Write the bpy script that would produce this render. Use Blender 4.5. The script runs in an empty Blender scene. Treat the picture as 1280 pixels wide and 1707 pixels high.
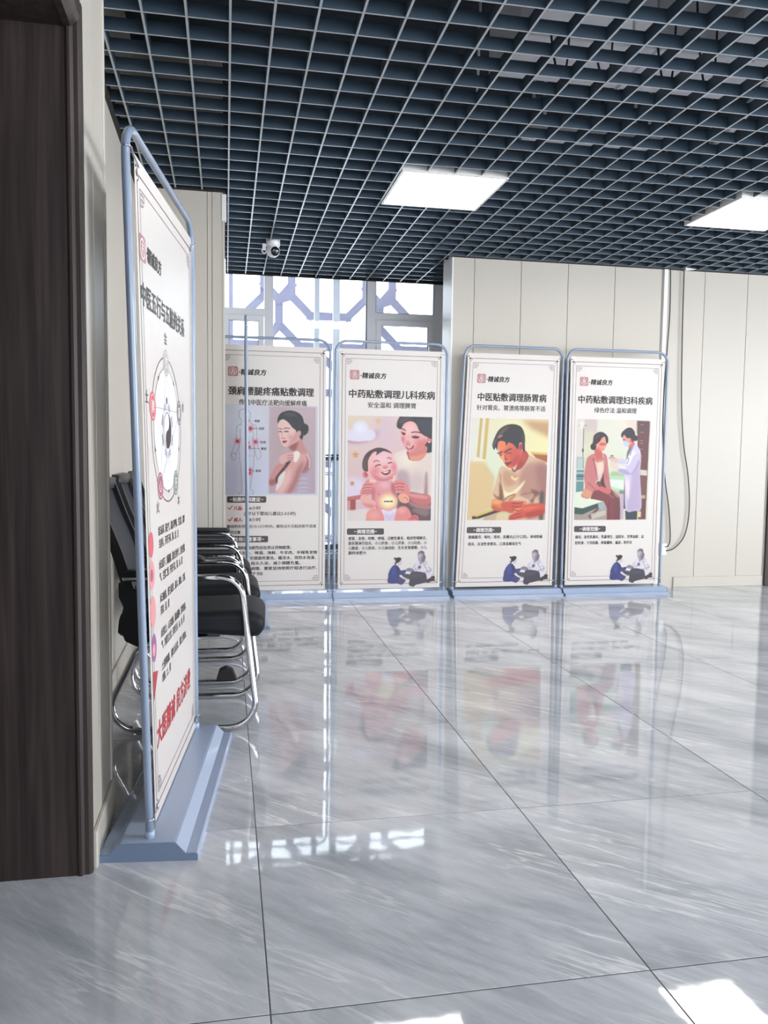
import bpy, bmesh, math, random
import numpy as np
from mathutils import Vector, Matrix
random.seed(7)
C = bpy.context.scene
COL = C.collection
# ------------------------------------------------------------------ camera
CAM_F, CAM_YAW, CAM_PITCH, CAM_ROLL, CAM_H = 1364.0, 0.191359, 0.073839, 0.01241, 1.09   # focal length in pixels of a 1280x1707 frame
def make_camera():
    f = Vector((math.sin(CAM_YAW)*math.cos(CAM_PITCH), math.cos(CAM_YAW)*math.cos(CAM_PITCH), -math.sin(CAM_PITCH)))
    r = Vector((math.cos(CAM_YAW), -math.sin(CAM_YAW), 0)); u = r.cross(f)
    r2 = r*math.cos(CAM_ROLL)+u*math.sin(CAM_ROLL); u2 = -r*math.sin(CAM_ROLL)+u*math.cos(CAM_ROLL)
    cd = bpy.data.cameras.new('camera'); cd.sensor_fit = 'VERTICAL'; cd.sensor_height = 24.0; cd.sensor_width = 18.0
    cd.lens = 24.0*CAM_F/1707.0; cd.clip_start = .05; cd.clip_end = 200
    co = bpy.data.objects.new('camera', cd); COL.objects.link(co)
    m = Matrix((r2, u2, -f)).transposed().to_4x4(); m.translation = Vector((0, 0, CAM_H)); co.matrix_world = m
    C.camera = co
make_camera()
# ------------------------------------------------------------------ world, lights, exposure
W = bpy.data.worlds.new('sky'); C.world = W; W.use_nodes = True
bg = W.node_tree.nodes['Background']; bg.inputs[0].default_value = (.86, .92, 1, 1); bg.inputs[1].default_value = 7.0
C.view_settings.view_transform = 'Standard'; C.view_settings.look = 'None'
C.view_settings.gamma = 1; C.view_settings.use_curve_mapping = False
C.view_settings.exposure = 0.0
def area(name, loc, rot, sx, sy, power, col, spread=180):
    l = bpy.data.lights.new(name, 'AREA'); l.shape = 'RECTANGLE'; l.size = sx; l.size_y = sy; l.energy = power; l.color = col; l.spread = math.radians(spread)
    o = bpy.data.objects.new(name, l); COL.objects.link(o); o.location = loc; o.rotation_euler = rot
area('window_daylight', (4.1, -3.75, 1.55), (math.radians(79), 0, 0), 4.6, 1.9, 29, (1.0, .985, .975), 80)      # daylight through the windows behind the camera, facing +y
area('window_daylight', (7.85, 1.0, 1.5), (0, math.radians(90), 0), 2.0, 4.6, 310, (.97, .985, 1.0))          # windows of the right-hand side, facing -x
PANEL_GLOW = 14.5
# ------------------------------------------------------------------ materials
def srgb(r, g=None, b=None):
    if g is None: r, g, b = r
    f = lambda c: ((c/255+.055)/1.055)**2.4 if c > 10 else c/255/12.92
    return (f(r), f(g), f(b), 1)
def new_mat(name):
    m = bpy.data.materials.new(name); m.use_nodes = True
    return m, m.node_tree, m.node_tree.nodes['Principled BSDF']
def mat(name, rgb, rough=.5, metal=0, noise=0, nscale=40, bump=0, spec=.5, coat=0):
    m, t, b = new_mat(name); c = srgb(rgb)
    b.inputs['Base Color'].default_value = c; b.inputs['Roughness'].default_value = rough; b.inputs['Metallic'].default_value = metal
    b.inputs['Specular IOR Level'].default_value = spec; b.inputs['Coat Weight'].default_value = coat
    if noise or bump:
        tc = t.nodes.new('ShaderNodeTexCoord'); n = t.nodes.new('ShaderNodeTexNoise'); n.inputs['Scale'].default_value = nscale
        t.links.new(tc.outputs['Object'], n.inputs['Vector'])
        if noise:
            mr = t.nodes.new('ShaderNodeMapRange'); mr.inputs[3].default_value = 1-noise; mr.inputs[4].default_value = 1+noise
            mx = t.nodes.new('ShaderNodeMix'); mx.data_type = 'RGBA'; mx.blend_type = 'MULTIPLY'; mx.inputs[0].default_value = 1
            mx.inputs[6].default_value = c
            t.links.new(n.outputs['Fac'], mr.inputs[0]); t.links.new(mr.outputs[0], mx.inputs[7]); t.links.new(mx.outputs[2], b.inputs['Base Color'])
        if bump:
            bp = t.nodes.new('ShaderNodeBump'); bp.inputs['Strength'].default_value = bump; bp.inputs['Distance'].default_value = .002
            t.links.new(n.outputs['Fac'], bp.inputs['Height']); t.links.new(bp.outputs[0], b.inputs['Normal'])
    return m
def emit(name, rgb, s):
    m = bpy.data.materials.new(name); m.use_nodes = True; t = m.node_tree; t.nodes.clear()
    e = t.nodes.new('ShaderNodeEmission'); e.inputs[0].default_value = srgb(rgb); e.inputs[1].default_value = s
    o = t.nodes.new('ShaderNodeOutputMaterial'); t.links.new(e.outputs[0], o.inputs[0]); return m
M = {}
M['wall'] = mat('wall_panel', (194, 188, 178), .42, noise=.015, nscale=3, bump=.05)
M['wall_joint'] = mat('wall_joint', (168, 163, 155), .6)
M['trim'] = mat('white_trim', (236, 236, 232), .35)
M['stand_tube'] = mat('stand_tube', (138, 152, 174), .28, coat=.3)
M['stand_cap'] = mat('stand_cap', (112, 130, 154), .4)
M['stand'] = mat('stand_enamel', (158, 173, 198), .3, noise=.01, coat=.3)
M['chrome'] = mat('chrome', (205, 205, 208), .1, metal=1)
M['vinyl'] = mat('black_vinyl', (22, 25, 31), .55, spec=.25, noise=.05, nscale=60, bump=.15)
M['plastic'] = mat('black_plastic', (30, 31, 36), .35)
M['rubber'] = mat('rubber', (25, 25, 27), .7)
M['alu'] = mat('window_enamel', (232, 233, 238), .4)
M['gasket'] = mat('gasket', (35, 40, 50), .6)
M['slat'] = mat('ceiling_slat', (62, 78, 92), .42, spec=.5)
M['slat_lit_underside'] = mat('ceiling_slat_lit_underside', (164, 172, 178), .22, spec=.8)  # paler slat undersides: light caught from below, put into the colour
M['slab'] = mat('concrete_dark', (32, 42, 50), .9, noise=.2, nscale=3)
M['duct'] = mat('duct_sheet', (244, 244, 248), .5, noise=.06, nscale=5)
M['cable'] = mat('cable', (52, 54, 50), .5)
M['camwhite'] = mat('camera_white', (232, 234, 238), .3)
M['lens'] = mat('lens_black', (22, 24, 34), .12)
M['screen'] = mat('lattice_metal', (146, 144, 166), .7)
M['ground'] = mat('outdoor_paving', (205, 205, 208), .9, noise=.1, nscale=2)
M['railing'] = mat('railing_metal', (60, 66, 78), .5)
M['panel_on'] = emit('panel_diffuser', (255, 255, 255), PANEL_GLOW)
M['ink'] = mat('ink_dark', (40, 34, 35), .45)
M['line'] = mat('ink_line', (88, 78, 76), .45)
M['red'] = mat('ink_red', (178, 46, 54), .45)
M['seal'] = mat('ink_seal', (176, 120, 124), .45)
M['badge'] = mat('ink_badge', (66, 56, 58), .45)
M['paper'] = mat('ink_white', (232, 226, 222), .45)
def poster_mat():
    m, t, b = new_mat('poster_vinyl'); N = t.nodes; L = t.links
    b.inputs['Roughness'].default_value = .42
    tc = N.new('ShaderNodeTexCoord'); n = N.new('ShaderNodeTexNoise'); n.inputs['Scale'].default_value = 2.2
    cr = N.new('ShaderNodeValToRGB'); e = cr.color_ramp.elements
    e[0].position = .35; e[0].color = srgb(211, 202, 198); e[1].position = .65; e[1].color = srgb(209, 205, 200)
    L.new(tc.outputs['Object'], n.inputs['Vector']); L.new(n.outputs['Fac'], cr.inputs[0]); L.new(cr.outputs[0], b.inputs['Base Color'])
    return m
M['poster'] = poster_mat()
def art_mat():
    m, t, b = new_mat('printed_art'); a = t.nodes.new('ShaderNodeAttribute'); a.attribute_name = 'art'
    t.links.new(a.outputs['Color'], b.inputs['Base Color']); b.inputs['Roughness'].default_value = .42
    return m
M['art'] = art_mat()
def wood_mat():
    m, t, b = new_mat('dark_wood'); N = t.nodes; L = t.links; b.inputs['Roughness'].default_value = .42; b.inputs['Specular IOR Level'].default_value = .25
    tc = N.new('ShaderNodeTexCoord'); mp = N.new('ShaderNodeMapping'); mp.inputs['Scale'].default_value = (34, 34, 1.3)
    n = N.new('ShaderNodeTexNoise'); n.inputs['Scale'].default_value = 1.6; n.inputs['Detail'].default_value = 6; n.inputs['Distortion'].default_value = .6
    cr = N.new('ShaderNodeValToRGB'); e = cr.color_ramp.elements
    e[0].position = .3; e[0].color = srgb(46, 39, 38); e[1].position = .75; e[1].color = srgb(74, 64, 61)
    L.new(tc.outputs['Object'], mp.inputs[0]); L.new(mp.outputs[0], n.inputs['Vector']); L.new(n.outputs['Fac'], cr.inputs[0]); L.new(cr.outputs[0], b.inputs['Base Color'])
    bp = N.new('ShaderNodeBump'); bp.inputs['Strength'].default_value = .2; bp.inputs['Distance'].default_value = .001
    L.new(n.outputs['Fac'], bp.inputs['Height']); L.new(bp.outputs[0], b.inputs['Normal'])
    return m
M['wood'] = wood_mat()
VEIN = -47
def marble_mat():
    m, t, b = new_mat('polished_grey_marble_tile'); N = t.nodes; L = t.links
    geo = N.new('ShaderNodeNewGeometry'); oi = N.new('ShaderNodeObjectInfo')
    off = N.new('ShaderNodeVectorMath'); off.operation = 'SCALE'; off.inputs[3].default_value = 17.0
    cx = N.new('ShaderNodeCombineXYZ'); L.new(oi.outputs['Random'], cx.inputs[0]); L.new(oi.outputs['Random'], cx.inputs[1]); L.new(cx.outputs[0], off.inputs[0])
    ad = N.new('ShaderNodeVectorMath'); ad.operation = 'ADD'; L.new(geo.outputs['Position'], ad.inputs[0]); L.new(off.outputs[0], ad.inputs[1])
    ANG = math.radians(VEIN)                       # direction the streaks run in, from +x
    def coords(sx, sy, da=0):
        rot = N.new('ShaderNodeVectorRotate'); rot.rotation_type = 'Z_AXIS'; rot.inputs['Angle'].default_value = -ANG-math.radians(da)
        sc = N.new('ShaderNodeVectorMath'); sc.operation = 'MULTIPLY'; sc.inputs[1].default_value = (sx, sy, 1)
        L.new(ad.outputs[0], rot.inputs['Vector']); L.new(rot.outputs[0], sc.inputs[0]); return sc.outputs[0]
    def noise(vec, scale, detail, rough, dist=0):
        n = N.new('ShaderNodeTexNoise'); n.inputs['Scale'].default_value = scale; n.inputs['Detail'].default_value = detail
        n.inputs['Roughness'].default_value = rough; n.inputs['Distortion'].default_value = dist; L.new(vec, n.inputs['Vector']); return n.outputs['Fac']
    def math_(op, a, b=None):
        m_ = N.new('ShaderNodeMath'); m_.operation = op
        for i, v in ((0, a), (1, b)):
            if v is None: continue
            if isinstance(v, (int, float)): m_.inputs[i].default_value = v
            else: L.new(v, m_.inputs[i])
        return m_.outputs[0]
    base = noise(coords(1.0, 2.6), 1.5, 8, .62, .4); fine = noise(coords(1.6, 11.0, 4), 2.2, 7, .7, .2)
    comb = math_('ADD', math_('MULTIPLY', base, .66), math_('MULTIPLY', fine, .34))
    c1 = N.new('ShaderNodeValToRGB'); e = c1.color_ramp.elements
    e[0].position = .36; e[0].color = srgb(162, 167, 174); e[1].position = .64; e[1].color = srgb(218, 220, 226)
    L.new(comb, c1.inputs[0])
    def vein(sy, scale, width, strength, da, dist):
        v = noise(coords(.45, sy, da), scale, 6, .6, dist); mr = N.new('ShaderNodeMapRange')
        mr.inputs[1].default_value = 0; mr.inputs[2].default_value = width; mr.inputs[3].default_value = strength; mr.inputs[4].default_value = 0
        L.new(math_('ABSOLUTE', math_('SUBTRACT', v, .5)), mr.inputs[0]); return mr.outputs[0]
    msk = noise(coords(1, 1.5), 1.7, 2, .5); mk = N.new('ShaderNodeMapRange'); mk.inputs[1].default_value = .42; mk.inputs[2].default_value = .62; L.new(msk, mk.inputs[0])
    v1 = math_('MULTIPLY', vein(3.4, 1.2, .012, .75, 6, .15), mk.outputs[0]); v2 = math_('MULTIPLY', vein(5.5, 2.1, .014, .35, -8, .1), msk)
    mx = N.new('ShaderNodeMix'); mx.data_type = 'RGBA'; mx.inputs[7].default_value = srgb(240, 240, 242)
    L.new(math_('MAXIMUM', v1, v2), mx.inputs[0]); L.new(c1.outputs[0], mx.inputs[6]); L.new(mx.outputs[2], b.inputs['Base Color'])
    b.inputs['Roughness'].default_value = .035; b.inputs['Specular IOR Level'].default_value = .62
    # faint polishing waves of the glaze
    n4 = N.new('ShaderNodeTexNoise'); n4.inputs['Scale'].default_value = 9; n4.inputs['Detail'].default_value = 2; L.new(ad.outputs[0], n4.inputs['Vector'])
    bp = N.new('ShaderNodeBump'); bp.inputs['Strength'].default_value = .08; bp.inputs['Distance'].default_value = .003
    L.new(n4.outputs['Fac'], bp.inputs['Height']); L.new(bp.outputs[0], b.inputs['Normal'])
    return m
M['marble'] = marble_mat()
M['grout'] = mat('grout', (86, 88, 92), .8)
def glass_mat():
    m = bpy.data.materials.new('window_glass'); m.use_nodes = True; t = m.node_tree; t.nodes.clear(); N = t.nodes
    tr = N.new('ShaderNodeBsdfTransparent'); tr.inputs[0].default_value = (.93, .96, .97, 1); g = N.new('ShaderNodeBsdfGlossy'); g.inputs['Roughness'].default_value = .02
    f = N.new('ShaderNodeFresnel'); f.inputs[0].default_value = 1.45; mx = N.new('ShaderNodeMixShader'); o = N.new('ShaderNodeOutputMaterial')
    t.links.new(f.outputs[0], mx.inputs[0]); t.links.new(tr.outputs[0], mx.inputs[1]); t.links.new(g.outputs[0], mx.inputs[2]); t.links.new(mx.outputs[0], o.inputs[0]); return m
M['glass'] = glass_mat()
def mesh_mat():
    m = bpy.data.materials.new('woven_mesh'); m.use_nodes = True; t = m.node_tree; b = t.nodes['Principled BSDF']
    b.inputs['Base Color'].default_value = srgb(52, 56, 62); b.inputs['Roughness'].default_value = .6
    tc = t.nodes.new('ShaderNodeTexCoord'); w = t.nodes.new('ShaderNodeTexWave'); w.inputs['Scale'].default_value = 90; t.links.new(tc.outputs['Object'], w.inputs['Vector'])
    bp = t.nodes.new('ShaderNodeBump'); bp.inputs['Strength'].default_value = .3; bp.inputs['Distance'].default_value = .001
    t.links.new(w.outputs['Fac'], bp.inputs['Height']); t.links.new(bp.outputs[0], b.inputs['Normal']); return m
M['mesh'] = mesh_mat()
# ------------------------------------------------------------------ mesh helpers
class MB:
    def __init__(s): s.v = []; s.f = []; s.sm = []
    def add(s, vs, fs, smooth=False):
        o = len(s.v); s.v += [tuple(p) for p in vs]; s.f += [tuple(i+o for i in f) for f in fs]; s.sm += [smooth]*len(fs); return s
    def box(s, a, b):
        x0, y0, z0 = [min(p, q) for p, q in zip(a, b)]; x1, y1, z1 = [max(p, q) for p, q in zip(a, b)]
        return s.add([(x0,y0,z0),(x1,y0,z0),(x1,y1,z0),(x0,y1,z0),(x0,y0,z1),(x1,y0,z1),(x1,y1,z1),(x0,y1,z1)],
                     [(0,3,2,1),(4,5,6,7),(0,1,5,4),(1,2,6,5),(2,3,7,6),(3,0,4,7)])
    def prism(s, prof, axis, a, b, smooth=False):
        """extrude a closed 2-D profile along an axis ('x': profile is (y,z), 'y': (x,z), 'z': (x,y))"""
        mk = {'x': lambda p, t: (t, p[0], p[1]), 'y': lambda p, t: (p[0], t, p[1]), 'z': lambda p, t: (p[0], p[1], t)}[axis]
        n = len(prof); vs = [mk(p, a) for p in prof]+[mk(p, b) for p in prof]
        return s.add(vs, [tuple(range(n))[::-1], tuple(range(n, 2*n))]+[(i, (i+1) % n, (i+1) % n+n, i+n) for i in range(n)], smooth)
    def tube(s, path, r, n=12, closed=False, cap=True, flat=1.0):
        P = [Vector(p) for p in path]; k = len(P); up = None; rings = []
        for i in range(k):
            if closed: d = (P[(i+1) % k]-P[i-1])
            else: d = P[min(i+1, k-1)]-P[max(i-1, 0)]
            d.normalize()
            if up is None: up = d.orthogonal().normalized()
            up = (up-d*up.dot(d)).normalized(); sd = d.cross(up)
            rr = r[i] if isinstance(r, (list, tuple)) else r
            rings.append([P[i]+up*math.cos(2*math.pi*j/n)*rr+sd*math.sin(2*math.pi*j/n)*rr*flat for j in range(n)])
        vs = [q for g in rings for q in g]; fs = []
        for i in range(k if closed else k-1):
            for j in range(n):
                a = i*n+j; b = i*n+(j+1) % n; c = ((i+1) % k)*n+(j+1) % n; d = ((i+1) % k)*n+j
                fs.append((a, b, c, d))
        s.add(vs, fs, True)
        if cap and not closed: s.add(rings[0], [tuple(range(n))[::-1]]); s.add(rings[-1], [tuple(range(n))])
        return s
    def lathe(s, prof, origin=(0,0,0), axis=(0,0,1), n=24):
        A = Vector(axis).normalized(); X = A.orthogonal().normalized(); Y = A.cross(X); O = Vector(origin)
        vs = [O+A*h+X*(r*math.cos(2*math.pi*j/n))+Y*(r*math.sin(2*math.pi*j/n)) for r, h in prof for j in range(n)]
        fs = [(i*n+j, i*n+(j+1) % n, (i+1)*n+(j+1) % n, (i+1)*n+j) for i in range(len(prof)-1) for j in range(n)]
        return s.add(vs, fs, True)
    def pillow(s, prof, y0, y1, r, steps=5):
        """profile (x,z) extruded along y with rounded ends"""
        cx = sum(p[0] for p in prof)/len(prof); cz = sum(p[1] for p in prof)/len(prof); n = len(prof); rings = []
        mx = max(abs(p[1]-cz) for p in prof)
        for y, e in [(y0, i) for i in range(steps+1)]+[(y1, steps-i) for i in range(steps+1)]:
            t = e/steps; ang = t*math.pi/2; inset = r*(1-math.sin(ang)); yy = y+(r*(1-math.cos(ang)))*(1 if y == y0 else -1)
            # rounded edge: inset shrinks as we move inwards
            yy = y+(r*(1-math.cos(ang)))*(1 if y == y0 else -1)
            rings.append([(cx+(p[0]-cx)*(1-inset/max(.001, abs(p[0]-cx)+r)), yy, cz+(p[1]-cz)*(1-inset/max(.001, mx))) for p in prof])
        vs = [q for g in rings for q in g]; k = len(rings)
        fs = [(i*n+j, (i+1)*n+j, (i+1)*n+(j+1) % n, i*n+(j+1) % n) for i in range(k-1) for j in range(n)]
        s.add(vs, fs, True); s.add(rings[0], [tuple(range(n))]); s.add(rings[-1], [tuple(range(n))[::-1]])
        return s
    def build(s, name, m, parent=None, warp=None, bevel=0, **props):
        me = bpy.data.meshes.new(name); vs = [warp(p) for p in s.v] if warp else s.v
        me.from_pydata(vs, [], s.f); me.polygons.foreach_set('use_smooth', s.sm); me.update()
        bm = bmesh.new(); bm.from_mesh(me); bmesh.ops.remove_doubles(bm, verts=bm.verts, dist=1e-6)
        if bevel: bmesh.ops.bevel(bm, geom=bm.edges[:], offset=bevel, segments=1, affect='EDGES')
        bmesh.ops.recalc_face_normals(bm, faces=bm.faces[:]); bm.to_mesh(me); bm.free()
        return link(name, me, m, parent, **props)
def link(name, me, m, parent=None, **props):
    if not me.materials: me.materials.append(M[m] if isinstance(m, str) else m)
    o = bpy.data.objects.new(name, me); COL.objects.link(o); o.parent = parent
    for k, v in props.items(): o[k] = v
    return o
def root(name, loc, rz, label, category, group=None):
    o = bpy.data.objects.new(name, None); o.empty_display_size = .1; COL.objects.link(o); o.location = loc; o.rotation_euler = (0, 0, rz)
    o['label'] = label; o['category'] = category
    if group: o['group'] = group
    return o
def fillet(pts, r, n=6):
    """polyline with rounded corners"""
    P = [Vector(p) for p in pts]; out = [P[0]]
    for i in range(1, len(P)-1):
        rr = r[i-1] if isinstance(r, (list, tuple)) else r
        a = (P[i-1]-P[i]); b = (P[i+1]-P[i]); la, lb = a.length, b.length; a.normalize(); b.normalize()
        ang = a.angle(b); d = min(rr/math.tan(ang/2), la*.49, lb*.49); p0 = P[i]+a*d; p2 = P[i]+b*d
        h = (a+b).normalized(); rad = d*math.tan(ang/2); c = P[i]+h*(rad/math.sin(ang/2))
        u = (p0-c); w = (p2-c); tot = u.angle(w)
        for k in range(n+1):
            t = k/n
            out.append(c+(u*math.sin((1-t)*tot)+w*math.sin(t*tot))/math.sin(tot))
    out.append(P[-1]); return out
def smooth_path(pts, n=8):
    P = [Vector(p) for p in pts]; out = []
    for i in range(len(P)-1):
        p0, p1, p2, p3 = P[max(i-1,0)], P[i], P[i+1], P[min(i+2,len(P)-1)]
        for k in range(n):
            t = k/n; out.append(.5*((2*p1)+(p2-p0)*t+(2*p0-5*p1+4*p2-p3)*t*t+(3*p1-p0-3*p2+p3)*t**3))
    out.append(P[-1]); return out
S = dict(kind='structure')
# ------------------------------------------------------------------ floor
ZC = 2.572                                   # underside of the open-cell ceiling
floor = MB().box((-1.4, -4.2, -.12), (8.3, 8.0, -.0012)).build('floor', 'grout', **S)
TX, TY, TS = .083, 1.521, .8
tm = None
for i in range(-2, 8):
    for j in range(-2, 8):
        x0, y0 = TX+TS*i, TY+TS*j
        if x0 < -1.35 or y0 > 6.6: continue
        if tm is None:
            h = TS/2-.0015; tm = MB().box((-h, -h, -.0039), (h, h, 0)).build('tile', 'marble', floor, bevel=.0006); o = tm
        else:
            o = tm.copy(); COL.objects.link(o)
        o.location = (x0+TS/2, y0+TS/2, 0); o.rotation_euler = (-.0022, -.0004, 0) if j == -1 else (random.uniform(-.0007, .0007), random.uniform(-.0007, .0007), 0)
MB().box((-1.4, -4.2, -.0039), (8.3, TY-2*TS, 0)).build('tiled_area', 'marble', floor)   # the same tiles behind the camera
# ------------------------------------------------------------------ walls
def grooved(name, x0, x1, y, thick, z0, z1, seams, face=-1, mname='wall', off=.004, w=.004):
    """a wall facing -y made of panels with recessed joints: back board + panel children"""
    b = MB().box((x0, y+.012, z0), (x1, y+thick, z1)).build(name, 'wall_joint', **S)
    xs = [x0]+[s for s in seams if x0 < s < x1]+[x1]
    for a, c in zip(xs[:-1], xs[1:]):
        MB().box((a+w/2 if a != x0 else a, y, z0), (c-w/2 if c != x1 else c, y+.0119, z1)).build('wall_panel', mname, b, bevel=.0012)
    return b
WY = 6.125
wr = grooved('wall_far', 1.70, 8.1, WY, .255, 0, 3.3, [1.868, 2.244, 2.63, 3.024, 3.43, 3.807, 4.194, 4.44, 5.4, 5.8, 6.2, 6.6, 7.0, 7.4], w=.0032)
MB().box((1.690, WY-.003, 0), (1.7005, WY+.256, 3.3)).build('corner_trim', 'trim', wr)
MB().box((3.440, WY-.014, 0), (3.475, WY, ZC)).build('trim_1', 'trim', bevel=.002, **S)
MB().box((3.62, WY-.012, 0), (4.44, WY, .088)).build('baseboard_far', 'wall', bevel=.003, **S)
MB().box((1.9, 6.38, 0), (2.0, 7.2, 3.3)).build('wall_window_return', 'wall', **S)
# right-hand doorway in the far wall
d2 = MB().box((4.455, WY-.02, 0), (4.54, WY, 2.12)).box((5.38, WY-.02, 0), (5.465, WY, 2.12)).box((4.54, WY-.02, 2.04), (5.38, WY, 2.12)).build('door_2', 'wood', bevel=.004, **S)
MB().box((4.54, WY-.012, 0), (5.38, WY-.002, 2.04)).build('door_leaf', 'wood', d2, bevel=.002)
# left wall: near section with the doorway, recessed section, pillar
wl = MB().box((-1.4, 2.151, 0), (-.352, 2.51, 3.3)).build('wall_left', 'wall_joint', **S)
MB().box((-.3519, 2.151, 0), (-.34, 2.50, 3.3)).build('wall_panel', 'wall', wl, bevel=.001)
MB().box((-.3525, 2.494, 0), (-.335, 2.514, 3.3)).build('corner_trim', 'wall', wl, bevel=.003)
MB().box((-.3519, 2.30, .001), (-.3385, 2.305, 3.3)).build('panel_joint', 'wall', wl)
MB().box((-1.0, 2.51, 0), (-.512, 7.3, 3.3)).build('wall_left_recess', 'wall_joint', **S)
rec = bpy.data.objects['wall_left_recess']
for a, c in ((2.51, 3.12), (3.12, 3.74), (3.74, 4.34), (4.34, 4.94)):
    MB().box((-.5119, a+.002, 0), (-.50, c-.002, 3.3)).build('wall_panel', 'wall', rec, bevel=.001)
MB().box((-.34, 2.151, 0), (-.328, 2.514, .1)).build('baseboard_left', 'wall', bevel=.003, **S)
MB().box((-.50, 2.53, 0), (-.488, 4.94, .1)).build('baseboard_recess', 'wall', bevel=.003, **S)
MB().box((-.60, -4.2, 0), (-.35, 1.0, 3.3)).box((-.60, 1.0, 2.16), (-.35, 2.15, 3.3)).build('wall_left_near', 'wall', **S)
pl = MB().box((-.51, 4.952, 0), (-.014, 7.2, 3.3)).build('wall_pillar', 'wall', **S)
for a, c in ((-.51, -.105), (-.102, -.078), (-.075, -.016)):
    MB().box((a, 4.94, 0), (c, 4.9519, 3.3)).build('wall_panel', 'wall', pl, bevel=.001)
MB().box((-.018, 4.938, 0), (-.004, 4.975, 2.41)).build('corner_trim', 'wall', pl, bevel=.002)
MB().box((-.02, 4.936, 2.41), (.006, 4.972, 2.56)).build('corner_cap', 'trim', pl, bevel=.001)
# doorway on the left (dark wood): far jamb, casing, head, closed leaf
d1 = MB().box((-.98, 2.125, 0), (-.375, 2.15, 2.10)).build('door_1', 'wood', **S)
MB().prism([(-.375, 2.1255), (-.368, 2.119), (-.362, 2.119), (-.355, 2.126), (-.345, 2.126), (-.337, 2.133), (-.337, 2.151), (-.375, 2.151)], 'z', 0, 2.145).build('casing', 'wood', d1)
MB().box((-.98, 1.0, 2.085), (-.375, 2.1249, 2.155)).build('head_jamb', 'wood', d1)
MB().prism([(-.375, 2.083), (-.358, 2.083), (-.345, 2.095), (-.337, 2.105), (-.337, 2.16), (-.375, 2.16)], 'y', 1.0, 2.1185).build('head_casing', 'wood', d1)
MB().box((-.98, 1.0, 0), (-.375, 1.02, 2.0849)).box((-.375, 1.0, 0), (-.337, 1.05, 2.08)).build('near_jamb', 'wood', d1)
MB().box((-1.03, 1.0, 0), (-.981, 2.15, 2.16)).build('door_leaf', 'wood', d1)
# rest of the room, outside the view
MB().box((-.6, -4.2, 0), (8.2, -4.0, .5)).box((-.6, -4.2, 2.5), (8.2, -4.0, 3.3)).box((-.6, -4.2, .5), (.1, -4.0, 2.5)).box((6.4, -4.2, .5), (8.2, -4.0, 2.5)).build('wall_back', 'wall', **S)
MB().box((8.1, -4.2, 0), (8.3, 7.3, .5)).box((8.1, -4.2, 2.5), (8.3, 7.3, 3.3)).box((8.1, -4.2, .5), (8.3, -1.4, 2.5)).box((8.1, 3.8, .5), (8.3, 7.3, 2.5)).build('wall_right', 'wall', **S)
# ------------------------------------------------------------------ window wall
YW = 7.16
def frame_rect(mb, x0, x1, z0, z1, w, y0, y1):
    mb.box((x0, y0, z0), (x0+w, y1, z1)).box((x1-w, y0, z0), (x1, y1, z1)).box((x0+w, y0, z0), (x1-w, y1, z0+w)).box((x0+w, y0, z1-w), (x1-w, y1, z1))
wn = MB().box((-.5, YW+.02, -.004), (1.95, YW+.2, .13)).box((-.5, YW+.02, 2.76), (1.95, YW+.2, 3.3)).build('wall_window', 'wall', **S)
SILL = .16
wm = MB()
wm.box((-.02, YW, .13), (1.9, YW+.07, SILL+.02)).box((-.02, YW, 2.70), (1.9, YW+.07, 2.76))
for a, c in ((-.5, -.02), (.325, .402), (1.212, 1.292), (1.815, 1.90)): wm.box((a, YW, SILL), (c, YW+.07, 2.76))
wm.box((-.02, YW, 2.232), (.325, YW+.07, 2.292)).box((1.292, YW, 2.240), (1.815, YW+.07, 2.300))
win = wm.build('window_1', 'alu', **S)
for x0, x1 in ((-.02, .325), (1.292, 1.815)):
    f = MB(); frame_rect(f, x0+.004, x1-.004, SILL+.022, 2.23 if x0 < 1 else 2.238, .045, YW-.018, YW+.03); f.build('sash', 'alu', win, bevel=.003)
    f = MB(); frame_rect(f, x0+.048, x1-.048, SILL+.066, 2.188 if x0 < 1 else 2.196, .004, YW-.004, YW+.022); f.build('gasket', 'gasket', win)
    MB().box((x0+.05, YW+.008, SILL+.068), (x1-.05, YW+.014, 2.186 if x0 < 1 else 2.194)).build('pane', 'glass', win)
    MB().box((x0, YW+.03, 2.295), (x1, YW+.036, 2.70)).build('pane', 'glass', win)
MB().box((.402, YW+.03, SILL+.02), (1.212, YW+.036, 2.70)).build('pane', 'glass', win)
f = MB(); frame_rect(f, 1.292, 1.815, 2.300, 2.70, .003, YW-.002, YW+.03); f.build('gasket', 'gasket', win)
f = MB(); f.box((1.206, YW-.003, SILL+.02), (1.213, YW+.03, 2.7)).build('gasket', 'gasket', win)
MB().box((1.765, YW-.045, 1.9), (1.785, YW-.018, 2.02)).build('sash_handle', 'trim', win, bevel=.003)
# outside: posts and rails just behind the glass, lattice screen, paving
ra = root('window_guard', (.9, YW+.22, .13), 0, 'thin metal guard rails and two upright posts right outside the glass', 'railing')
for x, w in ((.80, .045), (.975, .062)):
    MB().box((x-.9-w/2, 0, -.3), (x-.9+w/2, .04, 2.75)).build('post', 'alu', ra)
for z, w, mm in ((1.05, .008, 'railing'), (1.02, .018, 'railing'), (.995, .01, 'alu'), (.895, .008, 'alu'), (.875, .01, 'alu'), (.315, .01, 'alu'), (.275, .012, 'alu'), (.19, .05, 'railing')):
    MB().box((-1.0, -.012, z-w-.13), (1.0, -.001, z+w-.13)).build('rail', mm, ra)
MB().box((-30, 7.4, -.6), (40, 60, -.5)).build('outdoor_ground', 'ground', **S)
sc = root('lattice_screen', (0, 7.95, 0), 0, 'pale outdoor lattice screen of interlocking hexagons seen blurred through the window', 'screen')
lat = MB()
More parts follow.
